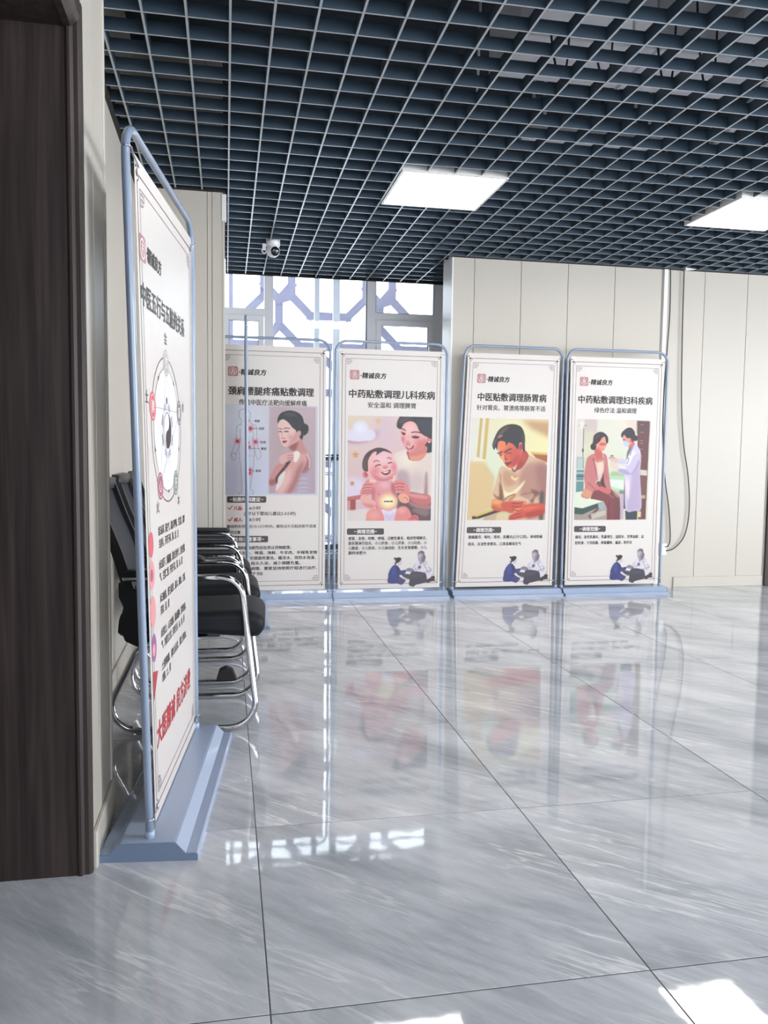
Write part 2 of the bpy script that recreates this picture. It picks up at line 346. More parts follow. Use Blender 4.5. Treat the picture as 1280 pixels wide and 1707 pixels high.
def lbar(a, b, w=.038):
    yo = (len(lat.v)//8 % 61)*.0007
    a = Vector((a[0], yo, a[1])); b = Vector((b[0], yo, b[1])); d = (b-a).normalized(); n = Vector((-d.z, 0, d.x))*w/2; a = a-d*w/2; b = b+d*w/2
    lat.add([a-n, b-n, b+n, a+n, a-n+Vector((0,.03,0)), b-n+Vector((0,.03,0)), b+n+Vector((0,.03,0)), a+n+Vector((0,.03,0))],
            [(0,3,2,1),(4,5,6,7),(0,1,5,4),(1,2,6,5),(2,3,7,6),(3,0,4,7)])
def ldraw(pts, w=.075):
    for a, b in zip(pts[:-1], pts[1:]): lbar(a, b, w)
PER = .98
for k in range(-3, 6):
    ox = k*PER
    for oz in (-1.42, 0.0, -2.84):
        q = lambda *P: [(x+ox, z+2.14+oz) for x, z in P]
        ldraw(q((-.36, .42), (-.18, .24), (.18, .24), (.36, .42), (.36, .75), (.18, .93), (-.18, .93), (-.36, .75), (-.36, .42)))      # hexagon
        ldraw(q((.36, .52), (.50, .38), (.62, .42))); ldraw(q((-.36, .52), (-.48, .38), (-.48, .15), (-.28, -.05), (-.48, -.26), (-.48, -.49)))
        ldraw(q((-.28, -.05), (.34, -.05))); ldraw(q((.34, -.05), (.50, .14), (.50, .38))); ldraw(q((.34, -.05), (.50, -.26)))
        ldraw(q((-.20, -.30), (-.05, -.16), (.12, -.30), (.12, -.49), (-.20, -.49), (-.20, -.30)))
lat.build('lattice', 'screen', sc, kind='stuff')
for x in (-2.2, .05, 2.35, 4.6): MB().box((x-.02, .03, -.5), (x+.02, .08, 3.4)).build('post', 'screen', sc)
# ------------------------------------------------------------------ ceiling: slab, plenum things, open-cell grid
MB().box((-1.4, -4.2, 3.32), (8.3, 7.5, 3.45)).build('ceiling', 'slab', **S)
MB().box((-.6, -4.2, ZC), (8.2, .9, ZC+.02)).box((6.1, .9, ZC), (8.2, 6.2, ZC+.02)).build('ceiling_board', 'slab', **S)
grid = MB().box((-.36, .9, ZC+.002), (-.34, 2.51, ZC+.06)).build('ceiling_grid', 'slat', **S)
PX = [(.915, 1.505), (2.905, 3.485)]; PY = [(4.335, 4.94), (1.35, 1.95)]
SH, SW = .048, .0085
def slat_cut(lo, hi, cuts):
    segs = [(lo, hi)]
    for a, b in cuts:
        segs = [s for (l, h) in segs for s in (((l, min(h, a)), (max(l, b), h)) if a < h and b > l else ((l, h),)) if s[1]-s[0] > .02]
    return segs
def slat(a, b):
    o = MB().box(a, b).build('slat', 'slat', grid); o.data.materials.append(M['slat_lit_underside'])
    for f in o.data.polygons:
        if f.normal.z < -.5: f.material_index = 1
def xlim(y): return (-.338 if y < 2.51 else -.498) if y < 4.94 else 0.0, 6.1 if y < WY else 1.70 if y < 6.38 else 1.9
for k in range(-3, 42):
    x = .018+.148*k
    lo = .9 if x > -.34 else 2.52; hi = 4.938 if x < 0 else YW-.003 if x < 1.70 else 6.123
    if x < -.34: hi = 4.938
    cuts = [(a-.004, b+.004) for (a, b) in PY if any(u-.004 < x < v+.004 for u, v in PX)]
    for a, b in slat_cut(lo, hi, cuts):
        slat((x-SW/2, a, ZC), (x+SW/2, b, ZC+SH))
for k in range(-13, 28):
    y = 3.011+.154*k
    if y < .95 or y > YW-.01: continue
    lo, hi = xlim(y)
    cuts = [(a-.004, b+.004) for (a, b) in PX if any(u-.004 < y < v+.004 for u, v in PY)]
    for a, b in slat_cut(lo, hi, cuts):
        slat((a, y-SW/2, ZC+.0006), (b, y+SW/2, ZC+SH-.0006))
e = MB()
for a, b in (((-.50, 2.515), (-.48, 4.94)), ((-.5, 4.92), (0, 4.94)), ((0, YW-.02), (1.9, YW)), ((1.68, WY-.02), (6.1, WY))):
    e.box((a[0], a[1], ZC-.004), (b[0], b[1], ZC+.05))
e.build('wall_angle', 'rubber', grid)
for i, (u, v) in enumerate(PX):
    for j, (a, b) in enumerate(PY):
        lab = ['white square panel light glowing above the middle posters', 'white square panel light glowing at the right edge of the ceiling',
               'square panel light on the ceiling nearer the doorway', 'square panel light on the ceiling nearest the viewer on the right'][i+(2*j)]
        r_ = root('panel_light', ((u+v)/2, (a+b)/2, ZC-.006), 0, lab, 'ceiling light', 'panel lights in the ceiling grid')
        hx, hy = (v-u)/2, (b-a)/2; f = MB()
        f.box((-hx, -hy, 0), (-hx+.014, hy, .03)).box((hx-.014, -hy, 0), (hx, hy, .03)).box((-hx+.014, -hy, 0), (hx-.014, -hy+.014, .03)).box((-hx+.014, hy-.014, 0), (hx-.014, hy, .03)).box((-hx, -hy, .0301), (hx, hy, .04))
        f.build('frame', 'trim', r_)
        MB().box((-hx+.0141, -hy+.0141, .004), (hx-.0141, hy-.0141, .010)).build('diffuser', 'panel_on', r_)
ROD = ['pale hanger rod in front of the right end of the air duct', 'pale hanger rod behind the air duct near the right edge', 'pale hanger rod nearest the top edge', 'leftmost pale hanger rod above the grid', 'pale hanger rod between the two far panel lights', 'pale hanger rod behind the long pale tray']
LOOP = ['leftmost dark cable loop in front of the air duct', 'second dark cable loop from the left by the duct', 'dark cable loop right of the pale board', 'rightmost dark cable loop hanging near the pale box', 'dark cable loop farthest back, close to the duct']
# plenum contents glimpsed through the cells
def tagged(o, label, cat, group=None):
    o['label'] = label; o['category'] = cat
    if group: o['group'] = group
    return o
dk = root('air_duct', (1.90, 3.71, 2.90), 0, 'wide pale air duct hanging above the ceiling grid at upper right', 'duct')
MB().box((-.64, -.20, 0), (.0, .21, .26)).box((.012, -.20, 0), (.62, .21, .26)).build('casing', 'duct', dk, bevel=.006)
for x in (-.65, .0, .62): MB().box((x, -.212, -.012), (x+.012, .222, .272)).build('flange', 'duct', dk)
for x in (-.45, .45): MB().box((x-.004, -.218, -.016), (x+.022, -.214, .42)).build('hanger', 'duct', dk)
tagged(MB().box((1.28, 3.30, 2.90), (1.78, 3.43, 3.0)).build('duct_board', 'duct', bevel=.004), 'short pale board lying above the grid near the top edge', 'board')
tagged(MB().box((2.20, 3.32, 2.90), (2.38, 3.43, 3.02)).build('junction_box', 'duct', bevel=.004), 'pale box above the grid at the top right', 'box')
tr = root('cable_tray', (1.68, 4.57, 2.90), 0, 'long pale tray above the grid just over the middle panel light', 'tray')
MB().box((0, 0, 0), (.88, .17, .012)).box((0, 0, .0121), (.88, .008, .10)).box((0, .162, .0121), (.88, .17, .10)).build('channel', 'duct', tr)
for x in (.1, .75): MB().box((x, -.006, -.004), (x+.02, -.001, .419)).box((x, .171, -.004), (x+.02, .176, .419)).build('hanger', 'duct', tr)
tagged(MB().tube([(2.62, 3.6, 2.95), (3.3, 6.05, 2.95)], .03, 10).build('plenum_pipe', 'duct'), 'slim pale pipe running away above the ceiling grid', 'pipe')
for k, (x, y) in enumerate(((2.75, 3.7), (2.85, 4.6), (1.55, 3.05), (1.1, 3.62), (2.9, 5.2), (2.2, 5.4))):
    tagged(MB().tube([(x, y, 2.66), (x+.01, y, 3.31)], .006, 6).build('hanger_rod', 'duct'), ROD[k], 'rod', 'hanger rods above the grid')
for k, (x, y) in enumerate(((1.35, 3.475), (1.55, 3.47), (1.85, 3.475), (2.05, 3.47), (1.75, 3.97))):
    p = smooth_path([(x, y, 3.3), (x+.02, y-.01, 2.95), (x+.06, y-.01, 2.74), (x+.11, y, 2.80), (x+.12, y+.003, 3.3)], 6)
    tagged(MB().tube(p, .005, 6).build('loose_cable', 'cable'), LOOP[k], 'cable', 'loose cables above the grid')
tagged(MB().tube([(.42, 6.0, 2.60), (1.0, 6.0, 2.60)], .011, 10).build('camera_conduit', 'trim'), 'short white conduit beside the ceiling camera', 'conduit')
tagged(MB().tube(smooth_path([(.45, 4.9, 2.655), (.75, 4.92, 2.64), (.95, 4.9, 2.66)], 8), .02, 8).build('flexible_hose', 'duct'), 'pale ribbed hose lying above the grid left of the middle panel light', 'hose')
# ------------------------------------------------------------------ dome camera
cr = root('security_camera', (.335, 6.03, ZC), 0, 'white security camera with a black lens under the ceiling grid', 'camera')
MB().lathe([(0, .03), (.046, .03), (.05, .02), (.05, -.018), (.044, -.03), (0, -.03)], n=28).build('base', 'camwhite', cr)
MB().lathe([(0, .048), (.022, .046), (.038, .034), (.046, .014), (.048, -.004), (.044, -.022), (.036, -.036), (0, -.036)], origin=(0, 0, -.058), axis=(.28, -.86, -.3), n=28).build('ball', 'camwhite', cr)
ln = MB().lathe([(0, .047), (.02, .0475), (.031, .0415), (.033, .036), (.03, .03)], origin=(0, -.003, -.06), axis=(.35, -.9, -.25), n=24).build('lens', 'lens', cr)
MB().box((-.075, -.02, -.055), (-.05, .015, -.015)).tube(smooth_path([(-.06, 0, -.03), (-.08, 0, -.06), (-.06, 0, -.08), (-.045, 0, -.06)], 4), .005, 6).build('cable_joint', 'camwhite', cr)
MB().tube([(0, 0, .03), (0, 0, .08)], .012, 10).build('stem', 'camwhite', cr)
# ------------------------------------------------------------------ hanging cables and socket
def cable(pts, label):
    o = MB().tube(smooth_path([(x, y, z) for x, y, z in pts], 8), .0045, 8).build('hanging_cable', 'cable'); tagged(o, label, 'cable')
Y0 = WY-.02
cable([(3.487, Y0, ZC), (3.495, Y0, 2.23), (3.482, Y0, 1.9), (3.47, Y0, 1.4), (3.50, Y0, .95), (3.55, Y0, .66), (3.573, Y0, .43), (3.56, Y0, .35), (3.526, Y0, .34)], 'left-hand thin black cable dropping behind the last poster stand')
cable([(3.606, Y0, ZC), (3.612, Y0, 2.05), (3.628, Y0, 1.52), (3.661, Y0, 1.18), (3.709, Y0, .94), (3.733, Y0, .72), (3.727, Y0, .54), (3.69, Y0, .41), (3.61, Y0, .325), (3.537, Y0, .305)], 'right-hand thin black cable sagging in a loop on the bare wall')
sk = tagged(MB().box((3.475, WY-.022, .27), (3.545, WY, .37)).build('wall_socket', 'trim', bevel=.004), 'white wall socket half hidden behind the last poster stand', 'socket')
tagged(MB().prism([(3.60, ZC+.01), (3.70, ZC+.002), (3.605, ZC-.012)], 'y', WY-.05, WY-.02).build('ceiling_clip', 'trim'), 'small white clip where the right cable leaves the ceiling', 'clip')
# ------------------------------------------------------------------ printed pictures: painted in numpy, carried by vertex colours
def crom(pts, n=6):
    P = np.array(pts, float); k = len(P); out = []
    for i in range(k):
        p0, p1, p2, p3 = P[i-1], P[i], P[(i+1) % k], P[(i+2) % k]
        for t in np.linspace(0, 1, n, endpoint=False):
            out.append(.5*((2*p1)+(p2-p0)*t+(2*p0-5*p1+4*p2-p3)*t*t+(3*p1-p0-3*p2+p3)*t**3))
    return np.array(out)
def lin(c): c = np.array(c, float)/255; return np.where(c > .04045, ((c+.055)/1.055)**2.4, c/12.92)
class Art:
    SS = 2
    def __init__(s, w, h, nx, base):
        s.w, s.h = w, h; s.k = nx/w*s.SS; s.NX, s.NY = nx*s.SS, int(round(nx*h/w))*s.SS
        s.im = np.ones((s.NY, s.NX, 3))*np.array(base, float)
        s.al = np.ones((s.NY, s.NX))
    def mask(s, P):
        P = np.asarray(P)*s.k; m = np.zeros((s.NY, s.NX), bool)
        x0, y0 = np.maximum(np.floor(P.min(0)).astype(int)-1, 0); x1, y1 = np.floor(P.max(0)).astype(int)+2; x1 = min(x1, s.NX); y1 = min(y1, s.NY)
        if x1 <= x0 or y1 <= y0: return m.astype(float)
        X = np.arange(x0, x1)+.5; Y = np.arange(y0, y1)+.5; sub = np.zeros((y1-y0, x1-x0), bool)
        for (ax, ay), (bx, by) in zip(P, np.roll(P, -1, 0)):
            if ay == by: continue
            c = (ay > Y) != (by > Y); xi = (bx-ax)*(Y-ay)/(by-ay)+ax
            sub ^= c[:, None] & (X[None, :] < xi[:, None])
        m[y0:y1, x0:x1] = sub; return m.astype(float)
    def blur(s, m, r):
        r = int(round(r*s.k)); 
        if r < 1: return m
        for _ in range(2):
            for ax in (0, 1):
                c = np.cumsum(np.pad(m, [(r+1, r) if a == ax else (0, 0) for a in (0, 1)], mode='edge'), axis=ax)
                m = (np.take(c, range(2*r+1, c.shape[ax]), ax)-np.take(c, range(0, c.shape[ax]-2*r-1), ax))/(2*r+1)
        return m
    def put(s, m, col, a=1.0, clip=None, erase=False):
        m = m*a
        if clip is not None: m = m*clip
        s.im = s.im*(1-m[..., None])+np.array(col, float)*m[..., None]
        if erase is None: s.al = np.maximum(s.al, m)
        return m
    def poly(s, pts, col, blur=0, a=1.0, smooth=True, clip=None):
        m = s.mask(crom(pts) if smooth else pts)
        if blur: m = s.blur(m, blur)
        return s.put(m, col, a, clip)
    def ell(s, cx, cy, rx, ry, col, blur=0, a=1.0, rot=0, clip=None):
        t = np.linspace(0, 2*np.pi, 28, endpoint=False); c, d = math.cos(rot), math.sin(rot)
        P = np.stack([cx+rx*np.cos(t)*c-ry*np.sin(t)*d, cy+rx*np.cos(t)*d+ry*np.sin(t)*c], 1)
        m = s.mask(P)
        if blur: m = s.blur(m, blur)
        return s.put(m, col, a, clip)
    def line(s, pts, w, col, blur=0, a=1.0, clip=None, closed=False):
        P = crom(pts) if closed else crom(pts)[:(len(pts)-1)*6+1]; P = np.array(P)
        d = np.gradient(P, axis=0); d /= np.maximum(np.linalg.norm(d, axis=1), 1e-6)[:, None]; n = np.stack([-d[:, 1], d[:, 0]], 1)*w/2
        t = np.linspace(0, 1, len(P)); 
        m = np.zeros((s.NY, s.NX))
        for i in range(len(P)-1): m = np.maximum(m, s.mask([P[i]-n[i], P[i+1]-n[i+1], P[i+1]+n[i+1], P[i]+n[i]]))
        if blur: m = s.blur(m, blur)
        return s.put(m, col, a, clip)
    def grad(s, x0, y0, x1, y1, c0, c1, clip=None, a=1.0):
        Y, X = np.mgrid[0:s.NY, 0:s.NX]; X = X/s.k; Y = Y/s.k; L2 = (x1-x0)**2+(y1-y0)**2
        t = np.clip(((X-x0)*(x1-x0)+(Y-y0)*(y1-y0))/L2, 0, 1)[..., None]; col = np.array(c0, float)*(1-t)+np.array(c1, float)*t
        m = (np.ones((s.NY, s.NX)) if clip is None else clip)[..., None]*a; s.im = s.im*(1-m)+col*m
    def star(s, cx, cy, r, col, blur=0):
        P = [(cx+(r if i % 2 == 0 else r*.48)*math.sin(i*math.pi/5), cy-(r if i % 2 == 0 else r*.48)*math.cos(i*math.pi/5)) for i in range(10)]
        s.poly(P, col, blur, smooth=False)
    def down(s): return s.im.reshape(s.NY//s.SS, s.SS, s.NX//s.SS, s.SS, 3).mean((1, 3))
    def mesh(s, name, x0, z1, x1, z0, cut=None):
        """a fine sheet of quads with one colour per vertex; cut drops quads where the mask is empty"""
        im = .80*lin(s.down())**1.14; ny, nx, _ = im.shape
        X, Z = np.meshgrid(np.linspace(x0, x1, nx), np.linspace(z1, z0, ny)); v = np.stack([X, np.zeros_like(X), Z], -1).reshape(-1, 3)
        i = np.arange(ny*nx).reshape(ny, nx); q = np.stack([i[:-1, :-1], i[1:, :-1], i[1:, 1:], i[:-1, 1:]], -1).reshape(-1, 4)
        if cut is not None:
            cm = cut.reshape(ny, s.SS, nx, s.SS).mean((1, 3)).reshape(-1); q = q[cm[q].mean(1) > .4]
        me = bpy.data.meshes.new(name); me.vertices.add(len(v)); me.vertices.foreach_set('co', v.ravel())
        me.loops.add(q.size); me.loops.foreach_set('vertex_index', q.ravel().astype(np.int32)); me.polygons.add(len(q))
        me.polygons.foreach_set('loop_start', np.arange(0, q.size, 4, dtype=np.int32)); me.polygons.foreach_set('loop_total', np.full(len(q), 4, np.int32))
        at = me.color_attributes.new('art', 'FLOAT_COLOR', 'POINT'); at.data.foreach_set('color', np.concatenate([im.reshape(-1, 3), np.ones((len(v), 1))], 1).ravel().astype(np.float32))
        me.update(); return me
SK = (236, 178, 168); SKR = (214, 128, 124)
def art_family():                               # woman holding a laughing baby
    A = Art(1280, 1591, 224, (226, 200, 200))
    A.grad(0, 0, 500, 900, (226, 212, 196), (222, 190, 198)); A.grad(0, 900, 300, 1591, (0, 0, 0), (0, 0, 0), a=0)
    A.ell(120, 60, 200, 90, (228, 214, 186), 60, .7); A.ell(560, 200, 160, 260, (218, 194, 208), 80, .7)
    A.poly([(0, 390), (160, 430), (330, 390), (440, 330), (470, 260), (420, 220)], (196, 160, 176), 30, .7)
    for x, y, a, b in ((60, 300, 110, 90), (190, 190, 120, 110), (310, 290, 110, 90), (190, 320, 160, 80)): A.ell(x, y, a, b, (226, 222, 236), 14)
    A.ell(180, 190, 70, 70, (238, 236, 246), 40); A.poly([(0, 370), (120, 395), (300, 380), (260, 400), (100, 415), (0, 395)], (190, 140, 160), 8, .7)
    A.star(455, 75, 60, (226, 190, 140), 5); A.star(120, 590, 62, (216, 164, 112), 4); A.ell(90, 1100, 200, 170, (226, 216, 230), 40); A.star(75, 1020, 46, (206, 150, 112), 4)
    # cot rail
    A.poly([(0, 1225), (260, 1180), (300, 1240), (0, 1290)], (196, 120, 112), 3, smooth=False)
    A.poly([(45, 1270), (130, 1260), (130, 1430), (45, 1430)], (170, 84, 84), 4, smooth=False); A.poly([(0, 1290), (48, 1280), (48, 1420), (0, 1430)], (214, 160, 160), 4, smooth=False)
    A.poly([(0, 1430), (300, 1400), (420, 1500), (420, 1600), (0, 1600)], (228, 218, 214), 10, smooth=False)
    # mother: back hair, body
    A.poly([(1150, 380), (1290, 330), (1300, 620), (1200, 560), (1130, 480)], (44, 44, 52), 4)
    b = A.poly([(690, 600), (760, 540), (900, 500), (1190, 545), (1300, 600), (1300, 1250), (1180, 1200), (760, 1180), (740, 850)], (228, 212, 204), 6)
    A.poly([(740, 850), (860, 800), (940, 900), (960, 1100), (820, 1100), (740, 1000)], (186, 160, 168), 30, .8, clip=b)
    A.poly([(1180, 900), (1210, 850), (1220, 1180), (1170, 1200)], (150, 120, 128), 14, .8, clip=b); A.ell(900, 650, 160, 120, (240, 230, 214), 60, .8, clip=b); A.ell(1060, 1000, 120, 160, (208, 186, 186), 50, .7, clip=b)
    A.poly([(740, 1180), (900, 1140), (1300, 1260), (1300, 1600), (880, 1600), (760, 1400)], (110, 84, 88), 10)
    A.poly([(920, 1280), (1120, 1330), (1270, 1340), (1250, 1420), (1010, 1380)], (190, 140, 140), 14, .8); A.poly([(1040, 1400), (1250, 1430), (1200, 1520), (1000, 1440)], (150, 128, 130), 10, .8)
    # neck + face
    A.poly([(905, 520), (1180, 440), (1190, 560), (1100, 660), (960, 665), (915, 610)], (214, 134, 124), 4); A.poly([(920, 610), (1060, 590), (1180, 560), (1100, 655), (970, 662)], (236, 168, 136), 14, .7)
    A.line([(912, 500), (915, 590), (940, 650)], 14, (150, 80, 80), 2)
    f = A.poly([(800, 190), (860, 90), (980, 70), (1180, 220), (1210, 340), (1150, 450), (1040, 530), (940, 545), (860, 470), (800, 330)], (236, 180, 176), 3)
    A.poly([(820, 380), (870, 500), (950, 560), (1050, 540), (1180, 430), (1180, 330), (1040, 450), (920, 520)], (206, 116, 120), 26, .75, clip=f)
    A.ell(1090, 400, 80, 60, (222, 128, 128), 34, .8, clip=f); A.ell(930, 190, 80, 80, (246, 206, 204), 40, .7, clip=f); A.ell(830, 350, 30, 50, (206, 110, 116), 18, .7, clip=f)
    A.poly([(870, 420), (900, 360), (950, 400), (940, 430)], (220, 150, 152), 8, .9); A.line([(885, 415), (910, 428), (935, 418)], 10, (176, 86, 92), 3)
    A.poly([(880, 455), (930, 470), (1000, 435), (985, 480), (930, 500), (895, 485)], (150, 40, 56), 2); A.poly([(890, 458), (930, 472), (990, 445), (930, 486)], (238, 214, 214), 1)
    A.line([(805, 185), (835, 195), (870, 212)], 14, (92, 40, 52), 2); A.line([(960, 245), (1030, 232), (1110, 250)], 15, (92, 40, 52), 2)
    A.poly([(812, 245), (850, 255), (870, 275), (830, 278)], (70, 30, 44), 2); A.poly([(965, 315), (1020, 300), (1080, 315), (1030, 332)], (70, 30, 44), 2)
    A.line([(800, 240), (840, 245), (872, 262)], 8, (60, 24, 36), 1); A.line([(960, 308), (1020, 292), (1085, 312)], 8, (60, 24, 36), 1)
    A.ell(1235, 350, 36, 50, (216, 134, 136), 3); A.ell(1230, 382, 10, 10, (246, 240, 244), 1)
    A.poly([(735, 130), (760, 40), (850, -20), (1300, -20), (1300, 310), (1190, 300), (1090, 230), (1030, 110), (950, 70), (870, 90), (830, 130), (800, 190), (750, 175)], (50, 46, 54), 3)
    A.poly([(760, 60), (860, 10), (1000, 30), (900, 60), (800, 120)], (104, 80, 84), 14, .7); A.poly([(1050, 60), (1250, 40), (1290, 200), (1200, 260), (1100, 180)], (56, 62, 76), 20, .7)
    # mother's arms and hands
    A.poly([(900, 1060), (960, 1160), (1240, 1190), (1260, 1330), (1060, 1330), (900, 1200)], (206, 120, 118), 5); A.poly([(960, 1170), (1220, 1210), (1200, 1250), (980, 1220)], (236, 170, 166), 12, .7)
    A.poly([(700, 990), (790, 960), (880, 1000), (950, 1120), (930, 1220), (800, 1180), (720, 1100)], (226, 146, 142), 4)
    for y0, y1 in ((1000, 1030), (1050, 1080), (1095, 1125)): A.line([(700, y0+40), (780, y0+15), (860, y1)], 9, (160, 76, 84), 3)
    A.poly([(300, 960), (380, 940), (430, 1000), (400, 1150), (280, 1210), (190, 1170), (240, 1050)], (228, 152, 150), 4)
    for y in (1040, 1085, 1130, 1165): A.line([(230, y+14), (310, y-8), (400, y+14)], 9, (168, 88, 94), 3)
    # baby body
    B = A.poly([(400, 1010), (540, 960), (690, 1000), (720, 1080), (760, 1250), (740, 1380), (640, 1430), (480, 1420), (380, 1300), (370, 1130)], (228, 158, 160), 4)
    A.ell(560, 1040, 90, 60, (240, 190, 196), 34, .8, clip=B); A.poly([(360, 1100), (420, 1120), (400, 1300), (470, 1420), (380, 1400)], (190, 100, 108), 22, .7, clip=B); A.poly([(690, 1000), (740, 1120), (760, 1250), (700, 1200), (660, 1080)], (180, 88, 104), 18, .7, clip=B)
    A.ell(475, 1180, 16, 16, (200, 110, 120), 8, .8)
    A.ell(620, 1290, 135, 115, (250, 226, 170), 34); A.ell(620, 1290, 80, 70, (255, 246, 214), 26)
    # arms of the baby
    A.poly([(200, 1220), (260, 1190), (350, 1250), (420, 1290), (430, 1350), (380, 1400), (280, 1370), (210, 1300)], (236, 180, 170), 4); A.poly([(220, 1310), (290, 1370), (390, 1390), (400, 1340), (300, 1330)], (208, 130, 130), 14, .7)
    A.poly([(770, 1200), (860, 1170), (930, 1220), (940, 1290), (880, 1320), (800, 1290)], (238, 176, 150), 4); A.line([(860, 1230), (900, 1240), (915, 1280)], 8, (190, 100, 96), 3)
    # legs + nappy
    A.poly([(520, 1420), (640, 1440), (740, 1400), (720, 1560), (640, 1600), (570, 1580)], (234, 222, 238), 3); A.poly([(560, 1470), (640, 1500), (720, 1460), (700, 1580), (600, 1590)], (206, 190, 216), 18, .6)
    A.poly([(310, 1450), (400, 1400), (510, 1430), (560, 1540), (540, 1620), (320, 1620), (290, 1540)], (232, 154, 148), 4); A.ell(400, 1500, 90, 60, (244, 180, 168), 40, .8)
    A.poly([(740, 1460), (790, 1380), (890, 1370), (960, 1450), (980, 1540), (940, 1620), (730, 1620)], (232, 150, 146), 4); A.ell(830, 1430, 60, 44, (246, 184, 174), 28, .8)
    A.poly([(930, 1560), (1010, 1500), (1080, 1520), (1070, 1600), (920, 1620)], (222, 120, 130), 4); A.line([(980, 1560), (1030, 1530), (1060, 1570)], 12, (178, 70, 90), 4)
    # baby head
    A.ell(275, 880, 46, 60, (222, 140, 140), 3); A.ell(280, 880, 22, 34, (176, 80, 90), 5, .8)
    H = A.poly([(235, 760), (250, 640), (330, 540), (470, 485), (600, 510), (680, 580), (740, 720), (755, 800), (720, 900), (640, 965), (500, 985), (380, 950), (310, 880)], (240, 190, 188), 3)
    A.poly([(350, 830), (420, 960), (560, 1000), (700, 940), (760, 800), (690, 880), (560, 940), (430, 900)], (204, 104, 114), 26, .8, clip=H); A.ell(420, 830, 70, 60, (226, 126, 132), 36, .75, clip=H); A.ell(700, 770, 40, 70, (224, 118, 140), 24, .7, clip=H); A.ell(540, 630, 110, 60, (240, 206, 220), 40, .8, clip=H)
    A.poly([(228, 790), (228, 680), (280, 570), (380, 500), (480, 478), (590, 505), (670, 560), (600, 540), (530, 530), (430, 590), (440, 545), (390, 545), (330, 620), (305, 700), (308, 830), (262, 830)], (76, 52, 54), 3)
    A.poly([(240, 780), (250, 680), (300, 600), (280, 700), (290, 810)], (120, 90, 80), 12, .7)
    A.line([(395, 700), (430, 672), (475, 690)], 12, (140, 74, 74), 3); A.line([(595, 640), (630, 625), (655, 655)], 12, (140, 74, 74), 3)
    A.line([(418, 768), (455, 738), (500, 742)], 13, (70, 30, 44), 2); A.line([(610, 720), (640, 700), (672, 705)], 13, (70, 30, 44), 2)
    A.ell(570, 765, 44, 26, (228, 150, 154), 8, .9); A.line([(540, 775), (565, 785), (600, 770)], 8, (180, 90, 100), 3)
    A.poly([(510, 845), (570, 840), (645, 810), (640, 860), (590, 890), (540, 880)], (120, 30, 44), 2); A.poly([(530, 850), (600, 835), (632, 828), (610, 852), (560, 862)], (240, 220, 222), 1)
    A.poly([(690, 900), (715, 890), (718, 970), (690, 985)], (246, 196, 184), 3); A.poly([(340, 940), (430, 975), (430, 1000), (340, 1000)], (244, 196, 186), 4)
    return A
